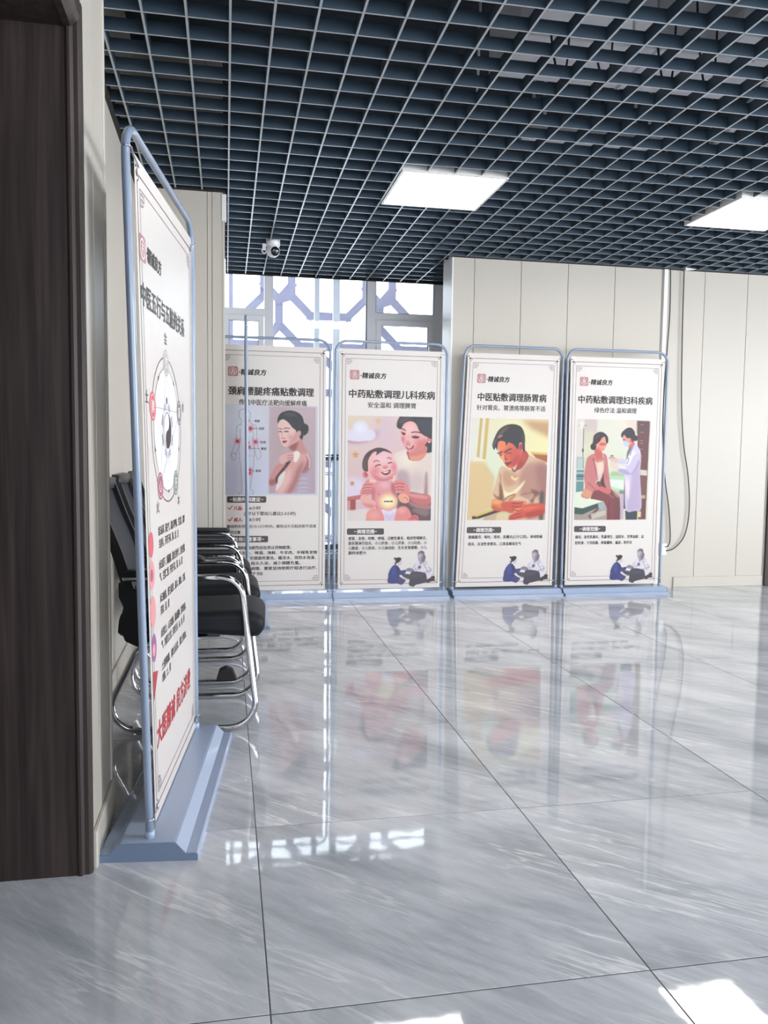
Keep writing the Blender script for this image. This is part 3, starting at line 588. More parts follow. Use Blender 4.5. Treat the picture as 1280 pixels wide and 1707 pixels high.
def art_stomach():                              # man bent over holding his belly
    A = Art(1280, 1591, 224, (232, 228, 190))
    A.grad(0, 0, 1280, 0, (226, 222, 200), (238, 230, 176)); A.ell(400, 650, 200, 420, (218, 228, 206), 90, .8)
    A.poly([(0, 0), (210, 0), (190, 640), (60, 650), (0, 640)], (226, 226, 210), 4, smooth=False); A.poly([(130, 0), (175, 0), (150, 610), (105, 600)], (208, 182, 120), 4, smooth=False)
    A.poly([(225, 0), (280, 0), (255, 640), (200, 640)], (214, 184, 112), 6, smooth=False); A.poly([(60, 640), (240, 640), (240, 660), (60, 665)], (244, 240, 214), 3, smooth=False)
    A.poly([(0, 680), (240, 670), (420, 940), (400, 1400), (0, 1600)], (224, 196, 148), 30, smooth=False); A.poly([(260, 740), (400, 900), (380, 960), (250, 800)], (206, 196, 150), 20, .6)
    A.poly([(820, 20), (1280, 30), (1280, 280), (1000, 160)], (200, 160, 122), 40, .9, smooth=False); A.poly([(1000, 520), (1280, 540), (1280, 680), (1100, 620)], (176, 106, 58), 10, smooth=False); A.poly([(980, 520), (1280, 530), (1280, 560), (1010, 545)], (228, 196, 120), 5, smooth=False)
    # chair arm, seat
    A.poly([(400, 1420), (1280, 1420), (1280, 1600), (230, 1600)], (206, 178, 150), 8, smooth=False); A.poly([(80, 1530), (440, 1430), (560, 1440), (200, 1560), (85, 1570)], (58, 36, 24), 3, smooth=False); A.poly([(95, 1510), (380, 1415), (440, 1435), (150, 1535)], (216, 196, 110), 3, smooth=False)
    # shirt
    T = A.poly([(480, 800), (540, 740), (700, 780), (900, 560), (1060, 600), (1260, 690), (1285, 900), (1285, 1260), (1230, 1400), (900, 1420), (560, 1300), (420, 1250), (395, 1150), (440, 1010)], (216, 186, 158), 4)
    A.poly([(840, 840), (960, 700), (1280, 720), (1280, 1300), (1100, 1180), (1000, 1260), (860, 1200), (820, 1000)], (184, 136, 122), 40, .85, clip=T); A.poly([(1090, 760), (1280, 760), (1280, 1400), (1200, 1300), (1130, 1000)], (168, 118, 116), 36, .8, clip=T)
    A.poly([(560, 820), (700, 840), (820, 900), (720, 960), (780, 1000), (640, 1060), (560, 980)], (196, 146, 112), 26, .7, clip=T)
    A.poly([(520, 860), (560, 1080), (640, 1150), (760, 1110), (920, 960), (860, 1080), (760, 1170), (600, 1230), (560, 1160)], (246, 234, 190), 12, .95, clip=T); A.poly([(700, 880), (740, 930), (815, 905), (760, 960), (690, 930)], (244, 224, 170), 8, .9, clip=T)
    A.poly([(500, 1000), (545, 1090), (580, 1230), (550, 1290), (470, 1250), (410, 1170), (500, 1220)], (128, 74, 48), 12, .85, clip=T); A.line([(510, 860), (520, 990), (560, 1140)], 14, (150, 96, 62), 6, .7, clip=T)
    A.poly([(1020, 1100), (1180, 1150), (1100, 1230), (1060, 1330), (1000, 1300), (1080, 1200)], (120, 74, 66), 14, .75, clip=T); A.line([(860, 1190), (980, 1160), (1090, 1150)], 16, (140, 92, 80), 8, .7, clip=T); A.line([(580, 1290), (650, 1220), (760, 1180)], 14, (96, 54, 36), 5, .8, clip=T)
    A.line([(760, 1270), (880, 1240), (1040, 1330)], 18, (236, 210, 170), 8, .8, clip=T)
    A.poly([(1180, 1180), (1240, 1160), (1240, 1591), (1180, 1591)], (70, 76, 72), 14, .8)
    # neck and face
    A.poly([(760, 780), (860, 500), (950, 540), (950, 620), (860, 760), (780, 800)], (178, 66, 56), 4); A.poly([(860, 520), (940, 560), (900, 680), (840, 640)], (200, 96, 76), 18, .7)
    F = A.poly([(440, 360), (560, 330), (760, 380), (850, 480), (820, 640), (740, 740), (660, 772), (600, 740), (540, 660), (480, 580), (460, 500)], (222, 116, 84), 3)
    A.poly([(440, 360), (580, 360), (580, 440), (470, 520)], (238, 138, 88), 14, .9, clip=F); A.poly([(640, 460), (820, 460), (830, 640), (740, 740), (660, 640)], (206, 92, 80), 34, .85, clip=F); A.poly([(500, 560), (540, 560), (570, 660), (540, 680)], (242, 176, 128), 8, .9, clip=F); A.poly([(690, 640), (800, 560), (820, 640), (740, 740), (680, 760)], (186, 68, 62), 20, .7, clip=F)
    A.line([(445, 535), (480, 540), (520, 510)], 17, (60, 26, 26), 3); A.line([(560, 530), (610, 492), (668, 470)], 18, (60, 26, 26), 3); A.line([(480, 565), (505, 570), (520, 560)], 12, (70, 24, 24), 2); A.line([(590, 545), (630, 535), (670, 545)], 12, (90, 34, 30), 3)
    A.line([(580, 570), (575, 620), (595, 640)], 12, (170, 60, 56), 5); A.ell(590, 630, 26, 14, (150, 50, 46), 5, .8); A.poly([(580, 690), (640, 680), (690, 665), (670, 700), (620, 740), (600, 725)], (150, 44, 48), 4); A.line([(580, 690), (630, 690), (685, 670)], 10, (70, 18, 22), 2)
    A.line([(660, 600), (680, 560), (660, 520)], 8, (180, 70, 66), 4, .7)
    A.ell(825, 440, 42, 66, (206, 96, 108), 4, rot=.25); A.ell(825, 440, 22, 40, (156, 44, 72), 8, .8, rot=.25)
    A.poly([(385, 490), (355, 410), (390, 290), (450, 180), (560, 105), (700, 88), (820, 130), (880, 250), (890, 400), (895, 500), (860, 490), (850, 380), (800, 380), (780, 470), (740, 440), (700, 400), (620, 370), (580, 420), (560, 360), (470, 350), (440, 400), (440, 500), (410, 450)], (46, 44, 52), 3)
    A.poly([(440, 250), (520, 150), (620, 110), (560, 190), (470, 280), (400, 330)], (128, 88, 74), 16, .75); A.poly([(430, 300), (480, 255), (520, 265), (470, 300)], (184, 132, 124), 6, .9); A.poly([(830, 180), (880, 280), (880, 420), (850, 350)], (70, 76, 62), 14, .8); A.poly([(360, 420), (380, 340), (420, 330), (400, 420)], (110, 86, 66), 10, .8)
    A.line([(700, 770), (730, 820), (770, 790)], 22, (110, 50, 40), 6, .8)
    # forearms and hands
    A.poly([(385, 1330), (400, 1260), (520, 1270), (640, 1310), (780, 1280), (960, 1300), (900, 1400), (760, 1480), (600, 1440), (430, 1430)], (226, 140, 92), 4)
    A.poly([(390, 1350), (540, 1400), (620, 1440), (430, 1435)], (196, 92, 56), 14, .8); A.poly([(400, 1270), (520, 1275), (540, 1330), (410, 1320)], (240, 176, 116), 12, .8)
    A.poly([(560, 1310), (700, 1290), (900, 1320), (880, 1380), (760, 1410), (740, 1470), (600, 1440), (545, 1390)], (206, 90, 76), 8, .9)
    for p in ([(720, 1320), (820, 1320), (900, 1300)], [(720, 1365), (800, 1380), (880, 1370)], [(720, 1410), (780, 1430), (850, 1440)]): A.line(p, 10, (134, 34, 44), 4)
    A.poly([(650, 1270), (760, 1180), (780, 1200), (700, 1290)], (214, 140, 96), 5)
    A.poly([(880, 1400), (960, 1340), (1240, 1330), (1250, 1480), (1060, 1520), (880, 1560), (700, 1591), (670, 1540), (780, 1470)], (214, 92, 72), 4); A.poly([(960, 1480), (1240, 1420), (1240, 1500), (1000, 1560)], (180, 62, 58), 16, .8); A.poly([(900, 1400), (1010, 1370), (1180, 1370), (1060, 1420), (920, 1440)], (232, 122, 88), 14, .7)
    for p in ([(680, 1530), (780, 1500), (880, 1480)], [(690, 1565), (800, 1540), (900, 1520)]): A.line(p, 9, (140, 40, 44), 4)
    A.poly([(500, 1480), (660, 1470), (660, 1600), (480, 1600)], (226, 214, 170), 10, .8)
    return A
def art_clinic():                               # seated patient and masked doctor
    A = Art(1280, 1600, 216, (224, 230, 206))
    A.grad(0, 0, 0, 1600, (224, 222, 208), (214, 224, 200)); A.poly([(0, 0), (120, 0), (130, 800), (0, 800)], (222, 216, 208), 14, smooth=False); A.poly([(130, 0), (350, 0), (350, 300), (140, 400)], (208, 194, 190), 16, smooth=False); A.poly([(140, 200), (330, 200), (300, 800), (140, 800)], (214, 214, 186), 24, .8, smooth=False)
    A.poly([(640, 0), (1030, 0), (1030, 160), (800, 140)], (232, 222, 206), 30, .8, smooth=False); A.poly([(820, 0), (1030, 0), (1030, 250), (900, 140)], (226, 204, 196), 30, .7, smooth=False)
    A.line([(122, 110), (122, 450), (118, 780)], 12, (120, 112, 104), 2); A.line([(40, 110), (110, 98), (170, 110)], 10, (130, 122, 112), 2); A.ell(118, 495, 14, 32, (84, 74, 72), 3); A.ell(90, 100, 40, 60, (232, 226, 210), 10)
    # cabinet
    A.poly([(1035, 15), (1255, 20), (1240, 1591), (1110, 1591)], (112, 58, 58), 3, smooth=False); A.poly([(1040, 20), (1250, 25), (1248, 240), (1045, 220)], (96, 66, 68), 20, .8, smooth=False); A.poly([(1120, 900), (1235, 900), (1230, 1200), (1130, 1200)], (122, 76, 70), 6, smooth=False)
    for y in (75, 195, 330, 370, 460, 570): A.line([(1095, y+5), (1120, y), (1150, y+6)], 9, (196, 150, 146), 2)
    A.poly([(1120, 790), (1240, 800), (1238, 890), (1120, 880)], (216, 198, 194), 4, smooth=False); A.poly([(1150, 1200), (1225, 1200), (1222, 1255), (1150, 1255)], (190, 176, 140), 6, smooth=False); A.poly([(1090, 1460), (1160, 1460), (1160, 1560), (1090, 1560)], (222, 212, 160), 6, smooth=False)
    # left shelf, bed
    A.poly([(20, 600), (140, 610), (150, 1150), (20, 1170)], (108, 148, 146), 4, smooth=False); A.poly([(20, 600), (130, 610), (130, 800), (20, 810)], (188, 200, 194), 12, smooth=False)
    for y in (790, 850, 900, 975): A.line([(20, y+6), (80, y), (145, y+4)], 16, (206, 214, 210) if y != 900 else (60, 84, 92), 3)
    A.poly([(560, 860), (850, 880), (850, 1180), (560, 1120)], (190, 216, 186), 10, smooth=False); A.poly([(590, 950), (850, 960), (840, 1110), (600, 1060)], (226, 234, 222), 10, smooth=False); A.poly([(620, 820), (850, 830), (850, 900), (600, 890)], (160, 190, 140), 14, .8, smooth=False); A.poly([(770, 1120), (850, 1130), (850, 1200), (760, 1180)], (120, 146, 130), 8, smooth=False)
    A.poly([(0, 1440), (420, 1330), (560, 1300), (560, 1600), (0, 1600)], (170, 158, 150), 8, smooth=False); A.poly([(240, 1540), (420, 1380), (440, 1400), (290, 1591)], (116, 84, 76), 5, smooth=False); A.poly([(280, 1500), (540, 1440), (540, 1520), (300, 1591)], (206, 196, 186), 10, .9, smooth=False); A.poly([(400, 1320), (540, 1290), (520, 1440), (420, 1420)], (164, 178, 178), 6, smooth=False)
    A.poly([(0, 1160), (140, 1140), (470, 1290), (400, 1330), (140, 1410), (0, 1380)], (226, 232, 212), 4, smooth=False); A.poly([(0, 1395), (140, 1415), (405, 1330), (405, 1400), (140, 1510), (0, 1500)], (52, 84, 76), 3, smooth=False)
    A.poly([(785, 1180), (850, 1180), (850, 1591), (785, 1591)], (196, 178, 196), 8, smooth=False)
    # patient trousers
    A.poly([(270, 1260), (330, 1080), (380, 980), (480, 990), (640, 1120), (770, 1220), (790, 1400), (790, 1600), (560, 1600), (560, 1400), (500, 1300), (340, 1270)], (134, 62, 68), 4, smooth=False)
    A.poly([(560, 1130), (770, 1220), (790, 1600), (700, 1600), (690, 1280)], (116, 64, 66), 12, .9, smooth=False); A.line([(480, 1150), (600, 1200), (670, 1250)], 16, (186, 110, 104), 6, .9); A.line([(590, 1300), (580, 1450), (600, 1590)], 14, (104, 38, 48), 8, .7)
    A.poly([(650, 1120), (760, 1160), (770, 1240), (700, 1220)], (196, 160, 140), 10, .7)
    # jacket + top
    A.poly([(440, 1000), (440, 780), (500, 760), (560, 1060), (500, 1070)], (70, 52, 44), 4)
    J = A.poly([(185, 640), (230, 580), (330, 540), (480, 545), (530, 590), (560, 760), (600, 1000), (620, 1110), (560, 1120), (500, 1000), (480, 850), (440, 960), (360, 980), (340, 1100), (290, 1200), (230, 1260), (110, 1215), (170, 1080), (150, 900), (165, 760)], (202, 126, 126), 4)
    A.poly([(340, 560), (460, 560), (500, 700), (470, 860), (430, 960), (370, 960), (360, 800), (330, 680)], (226, 196, 186), 5); A.poly([(340, 480), (420, 500), (470, 640), (400, 690), (330, 640)], (206, 116, 106), 5); A.poly([(380, 690), (450, 670), (460, 800), (400, 880)], (238, 218, 196), 18, .8)
    A.line([(300, 620), (350, 800), (380, 960)], 16, (150, 76, 84), 5, .8, clip=J); A.line([(165, 930), (260, 960), (300, 1000)], 18, (156, 84, 88), 8, .8, clip=J); A.line([(480, 600), (500, 760), (540, 960)], 14, (170, 96, 100), 6, .8); A.poly([(120, 1200), (180, 1100), (300, 1160), (240, 1250)], (222, 164, 126), 16, .9, clip=J)
    A.poly([(290, 620), (320, 640), (310, 660), (280, 640)], (140, 90, 130), 5, .7)
    A.poly([(200, 900), (300, 960), (420, 1080), (370, 1130), (280, 1110), (170, 1010)], (206, 128, 124), 5); A.line([(220, 1000), (300, 1070), (370, 1125)], 12, (150, 76, 80), 5, .8)
    A.poly([(400, 1080), (470, 1065), (580, 1110), (620, 1130), (600, 1180), (500, 1160), (410, 1120)], (212, 112, 112), 4)
    # patient head
    A.poly([(320, 470), (420, 480), (450, 560), (400, 620), (330, 570)], (204, 106, 98), 4)
    A.poly([(345, 350), (400, 280), (500, 290), (525, 370), (500, 450), (450, 505), (400, 490), (350, 440)], (232, 164, 142), 3); A.ell(450, 395, 60, 24, (206, 90, 92), 10, .8); A.line([(415, 385), (440, 392), (465, 385)], 7, (120, 50, 56), 2); A.line([(490, 390), (505, 396), (518, 388)], 7, (120, 50, 56), 2); A.line([(450, 478), (468, 472), (485, 474)], 7, (180, 60, 66), 2); A.poly([(350, 440), (400, 490), (440, 500), (400, 440)], (210, 120, 110), 12, .7)
    A.ell(295, 435, 50, 52, (48, 32, 40), 3); A.poly([(285, 350), (300, 260), (380, 205), (460, 210), (530, 270), (545, 350), (515, 380), (490, 280), (440, 290), (400, 350), (340, 400), (320, 440), (280, 400)], (52, 38, 50), 3); A.poly([(310, 300), (380, 230), (420, 240), (340, 320)], (104, 60, 72), 14, .7)
    # doctor
    A.poly([(880, 1450), (1090, 1450), (1090, 1600), (890, 1600)], (48, 54, 74), 3, smooth=False); A.poly([(850, 940), (890, 940), (900, 1420), (850, 1420)], (70, 56, 80), 6, smooth=False)
    D = A.poly([(880, 560), (940, 440), (1000, 360), (1060, 420), (1110, 500), (1125, 640), (1120, 900), (1160, 1400), (1040, 1455), (890, 1440), (860, 1100), (850, 880), (860, 700)], (214, 206, 226), 3)
    A.poly([(1000, 700), (1100, 560), (1130, 900), (1160, 1400), (1040, 1455), (900, 1440), (950, 1000)], (186, 168, 198), 30, .8, clip=D); A.poly([(870, 960), (940, 1000), (930, 1260), (880, 1130)], (240, 222, 226), 14, .9, clip=D); A.poly([(900, 600), (1000, 480), (1020, 640), (940, 700), (880, 720)], (240, 240, 246), 20, .9, clip=D)
    A.poly([(880, 520), (920, 440), (960, 420), (900, 560), (870, 640)], (104, 106, 98), 6); A.line([(1000, 370), (950, 480), (930, 560)], 18, (112, 122, 170), 5, .9); A.line([(890, 600), (910, 640), (880, 700)], 10, (86, 100, 106), 4, .9)
    A.poly([(1000, 560), (1110, 560), (1060, 740), (960, 870), (800, 860), (700, 790), (720, 740), (860, 740), (930, 700)], (206, 196, 220), 4); A.line([(1090, 640), (1030, 780), (960, 860)], 16, (150, 132, 176), 8, .8); A.poly([(760, 780), (860, 790), (960, 870), (860, 870), (740, 820)], (176, 160, 196), 10, .8); A.poly([(740, 740), (850, 750), (880, 780), (760, 770)], (240, 240, 248), 8, .8)
    A.poly([(680, 650), (780, 620), (860, 640), (860, 700), (740, 700)], (206, 200, 220), 4)
    A.poly([(560, 620), (600, 575), (700, 610), (740, 650), (690, 700), (600, 690), (600, 650)], (222, 190, 178), 4); A.poly([(590, 690), (640, 670), (740, 740), (720, 790), (640, 780), (600, 740)], (228, 206, 194), 4); A.line([(570, 625), (610, 600), (660, 620)], 9, (160, 110, 96), 3); A.ell(620, 575, 30, 10, (110, 110, 84), 3)
    A.poly([(900, 360), (980, 330), (1000, 380), (940, 440), (900, 440)], (216, 110, 100), 4); A.poly([(785, 270), (860, 240), (940, 290), (960, 360), (900, 400), (830, 390), (800, 330)], (226, 160, 150), 3); A.poly([(800, 350), (860, 345), (920, 390), (880, 425), (830, 415)], (190, 208, 226), 3); A.line([(800, 322), (820, 316), (840, 324)], 9, (60, 40, 60), 2); A.ell(940, 330, 20, 34, (232, 110, 96), 4)
    A.ell(1010, 290, 46, 46, (38, 32, 44), 3); A.poly([(765, 260), (780, 200), (860, 135), (940, 130), (1000, 200), (1000, 290), (960, 350), (930, 290), (870, 290), (820, 240), (785, 280)], (36, 36, 46), 3)
    return A
def art_shoulder():                             # body chart beside a woman touching her shoulder
    A = Art(1280, 1198, 236, (206, 206, 216))
    A.grad(0, 0, 560, 1198, (212, 208, 216), (208, 212, 230)); A.ell(250, 200, 260, 300, (226, 230, 240), 100, .8); A.ell(100, 1000, 240, 240, (196, 194, 210), 90, .8)
    lc = (120, 118, 126)
    for p in ([(215, 265), (160, 300), (150, 440), (120, 560), (90, 640), (75, 670), (100, 730), (140, 720), (150, 640), (190, 540), (210, 460), (205, 320)],
              [(150, 655), (110, 640), (95, 670), (110, 700)], [(210, 460), (190, 640), (215, 850), (230, 1120), (190, 1168), (245, 1168)],
              [(205, 80), (190, 130), (200, 180), (225, 215), (215, 265)], [(280, 78), (330, 90), (350, 150), (330, 205), (340, 240), (400, 270), (430, 300), (432, 430), (450, 560), (490, 640), (480, 700), (450, 720), (420, 670), (400, 560), (370, 450), (385, 360)],
              [(370, 450), (395, 620), (380, 850), (345, 1090), (380, 1140), (385, 1168), (320, 1168)], [(210, 80), (240, 60), (285, 78)], [(300, 1160), (290, 900), (270, 700)]):
        A.line(p, 5, lc, 1, .9)
    A.line([(320, 680), (350, 672), (380, 680)], 4, lc, 1, .5)
    for x, y, r in ((300, 215, 20), (345, 315, 34), (170, 485, 30), (415, 490, 30), (325, 562, 28), (318, 500, 14), (340, 865, 28), (340, 905, 24)):
        A.ell(x, y, r*1.5, r*1.5, (230, 150, 170), r*.5, .6); A.ell(x, y, r*.7, r*.7, (178, 40, 72), r*.3)
    for x0, x1, y in ((330, 380, 215), (370, 445, 315), (440, 475, 492), (345, 470, 577), (360, 400, 873)): A.line([(x0, y), ((x0+x1)/2, y), (x1, y)], 4, (90, 86, 96), 0)
    ph = A.mask([(604, 20), (1244, 20), (1246, 1172), (600, 1172)]); ph = A.blur(ph, 5)
    A.put(ph, (198, 178, 182)); A.grad(600, 0, 1250, 1170, (204, 184, 188), (186, 164, 172), clip=ph, a=.7); A.ell(760, 300, 120, 420, (190, 168, 170), 60, .5, clip=ph)
    k = dict(clip=ph)
    # torso, vest
    b = A.poly([(930, 580), (1040, 540), (1120, 620), (1170, 760), (1160, 1000), (1120, 1180), (720, 1180), (720, 1000), (800, 860), (880, 740)], (226, 186, 180), 4, **k)
    v = A.poly([(720, 960), (790, 880), (830, 900), (800, 1030), (760, 1180), (700, 1180)], (232, 224, 220), 6, **k)
    v2 = A.poly([(1060, 880), (1150, 820), (1176, 900), (1170, 1180), (950, 1180), (980, 1060)], (188, 174, 188), 6, **k)
    for y in (970, 1030, 1090, 1140): A.line([(1000, y+14), (1070, y), (1140, y+6)], 9, (224, 214, 222), 5, .8, **k)
    A.poly([(1100, 600), (1170, 740), (1150, 860), (1060, 900), (1050, 820), (1120, 740)], (170, 110, 116), 20, .85, **k)
    A.line([(1110, 620), (1165, 730), (1155, 820)], 14, (230, 214, 214), 4, .9, **k)
    # upper arm
    A.poly([(870, 760), (960, 640), (1050, 600), (1110, 680), (1100, 800), (1040, 900), (980, 1060), (900, 1180), (690, 1180), (790, 1040), (830, 900)], (220, 170, 164), 5, **k)
    A.poly([(1000, 820), (1090, 740), (1040, 900), (980, 1060), (900, 1180), (840, 1180), (930, 1000)], (170, 112, 118), 24, .8, **k); A.poly([(840, 900), (900, 840), (880, 1000), (790, 1150), (720, 1170)], (236, 196, 190), 20, .8, **k)
    # other arm dark side
    A.poly([(840, 760), (900, 740), (820, 850), (730, 950), (710, 1040), (670, 1000), (740, 880)], (62, 42, 48), 8, **k)
    A.poly([(590, 1000), (640, 900), (700, 800), (780, 760), (830, 780), (750, 880), (690, 960), (690, 1050), (630, 1066), (590, 1045)], (210, 148, 146), 5, **k); A.poly([(592, 1010), (660, 980), (690, 990), (685, 1050), (620, 1066)], (166, 96, 100), 14, .8, **k)
    # neck, face
    A.poly([(880, 540), (1040, 430), (1070, 500), (1130, 620), (1060, 640), (940, 620)], (206, 152, 148), 5, **k); A.poly([(880, 540), (1000, 480), (960, 600), (910, 590)], (154, 92, 94), 16, .85, **k)
    f = A.poly([(725, 230), (780, 190), (900, 190), (1010, 300), (1030, 400), (980, 480), (890, 530), (820, 548), (770, 500), (745, 420), (728, 330)], (234, 200, 194), 3, **k)
    A.poly([(830, 540), (930, 520), (1010, 430), (1000, 330), (920, 420), (880, 500)], (204, 146, 146), 26, .8, clip=f); A.ell(890, 420, 40, 34, (222, 160, 158), 20, .7, clip=f)
    A.line([(728, 310), (755, 308), (775, 322)], 9, (96, 70, 74), 3, **k); A.line([(800, 315), (840, 300), (885, 308)], 9, (96, 70, 74), 3, **k); A.line([(735, 352), (755, 348), (772, 356)], 11, (56, 40, 48), 3, **k); A.line([(810, 350), (840, 345), (868, 352)], 12, (56, 40, 48), 3, **k)
    A.line([(788, 350), (775, 410), (790, 432)], 7, (200, 146, 142), 4, **k); A.line([(780, 432), (800, 440), (825, 432)], 9, (160, 96, 96), 3, **k); A.poly([(780, 478), (810, 468), (850, 468), (830, 494), (800, 500)], (184, 40, 62), 3, **k)
    A.poly([(720, 240), (720, 170), (770, 100), (880, 68), (990, 90), (1060, 150), (1090, 240), (1140, 270), (1135, 340), (1100, 390), (1075, 400), (1060, 450), (1030, 430), (1000, 400), (970, 330), (920, 290), (870, 230), (800, 185), (750, 200)], (50, 54, 60), 4, **k)
    A.ell(1100, 310, 46, 70, (44, 44, 52), 5, **k); A.ell(1010, 375, 30, 46, (214, 166, 162), 4, rot=.3, **k); A.poly([(780, 120), (900, 85), (1000, 130), (880, 150)], (86, 94, 98), 16, .6, **k)
    # hand + patch on the shoulder
    A.poly([(940, 620), (1000, 605), (1030, 650), (990, 740), (950, 750), (930, 700)], (240, 232, 226), 6, **k)
    A.poly([(745, 690), (800, 650), (920, 630), (940, 660), (930, 710), (840, 750), (780, 780), (745, 750)], (228, 180, 176), 4, **k)
    for y in (665, 695, 722): A.line([(850, y-4), (900, y-2), (945, y-10 if y < 700 else y-14)], 7, (170, 108, 110), 3, **k)
    return A
def art_consult():                              # old-style doctor feeling the pulse of a kneeling patient
    A = Art(1280, 922, 150, (236, 230, 228)); cut = np.zeros((A.NY, A.NX))
    def c(m):
        nonlocal cut
        cut = np.maximum(cut, m)
    white = (228, 222, 230)
    c(A.poly([(640, 440), (720, 340), (770, 250), (860, 230), (960, 270), (1040, 380), (1085, 500), (1080, 660), (1000, 720), (960, 600), (840, 540), (680, 530)], white, 3))
    c(A.poly([(750, 150), (760, 90), (830, 50), (900, 75), (910, 130), (945, 200), (920, 270), (860, 330), (820, 380), (790, 300), (762, 240)], (176, 166, 176), 3))
    A.poly([(755, 110), (830, 55), (905, 90), (900, 150), (830, 110), (760, 125)], (128, 118, 128), 6); A.poly([(880, 150), (940, 200), (900, 330), (860, 300)], (120, 110, 122), 12, .8); A.ell(800, 180, 34, 40, (206, 196, 200), 14, .8); A.line([(840, 200), (850, 280), (820, 360)], 8, (110, 100, 112), 4)
    for p in ([(720, 300), (680, 400), (640, 430)], [(760, 420), (800, 480), (820, 400)], [(880, 350), (930, 380), (960, 300)], [(1010, 440), (1060, 500), (1010, 570)], [(860, 560), (960, 540), (1060, 500)], [(900, 400), (960, 470), (990, 560)], [(1040, 300), (1075, 400), (1080, 520)], [(700, 440), (720, 500), (780, 440)]): A.line(p, 9, (112, 104, 124), 3, .85)
    A.ell(800, 430, 34, 34, (90, 82, 96), 10, .8)
    c(A.poly([(480, 490), (520, 450), (600, 450), (680, 500), (640, 540), (520, 530)], (150, 142, 150), 5)); c(A.ell(530, 555, 76, 26, (238, 232, 240), 4))
    c(A.poly([(560, 640), (620, 540), (740, 530), (900, 560), (955, 600), (975, 760), (900, 800), (720, 840), (660, 880), (560, 840), (570, 720)], (70, 64, 80), 3)); A.poly([(600, 560), (760, 560), (920, 600), (700, 680), (590, 640)], (86, 80, 94), 10, .8)
    c(A.poly([(380, 590), (480, 580), (600, 610), (570, 700), (440, 660)], (78, 82, 88), 4)); c(A.poly([(960, 730), (1060, 680), (1090, 640), (1160, 640), (1160, 760), (1060, 770), (1020, 800), (970, 790)], (70, 44, 52), 3, smooth=False))
    c(A.poly([(80, 560), (130, 450), (210, 370), (270, 380), (330, 440), (370, 500), (480, 490), (470, 560), (420, 590), (330, 620), (400, 680), (480, 730), (440, 790), (380, 830), (280, 800), (130, 800), (60, 760), (70, 660)], (70, 74, 134), 3))
    A.poly([(150, 440), (230, 400), (260, 560), (180, 620)], (76, 92, 158), 18, .8); A.poly([(260, 400), (320, 440), (330, 560), (280, 560)], (52, 42, 88), 10, .8); A.poly([(340, 660), (430, 690), (470, 740), (380, 820), (300, 760)], (88, 82, 132), 14, .8); A.line([(260, 560), (300, 620), (280, 700)], 10, (50, 46, 100), 5); A.line([(80, 560), (110, 660), (70, 760)], 12, (92, 70, 120), 5, .7)
    c(A.poly([(275, 300), (370, 270), (390, 310), (365, 380), (310, 385), (270, 340)], (222, 212, 216), 3)); A.line([(300, 360), (330, 350), (360, 300)], 8, (190, 176, 184), 5, .8)
    c(A.poly([(235, 260), (250, 215), (310, 200), (365, 215), (370, 250), (320, 310), (270, 330), (240, 375), (222, 370), (240, 320)], (34, 28, 38), 3)); c(A.ell(222, 228, 22, 26, (34, 28, 38), 3)); c(A.line([(205, 325), (225, 330), (240, 320)], 16, (60, 50, 60), 2))
    return A, cut
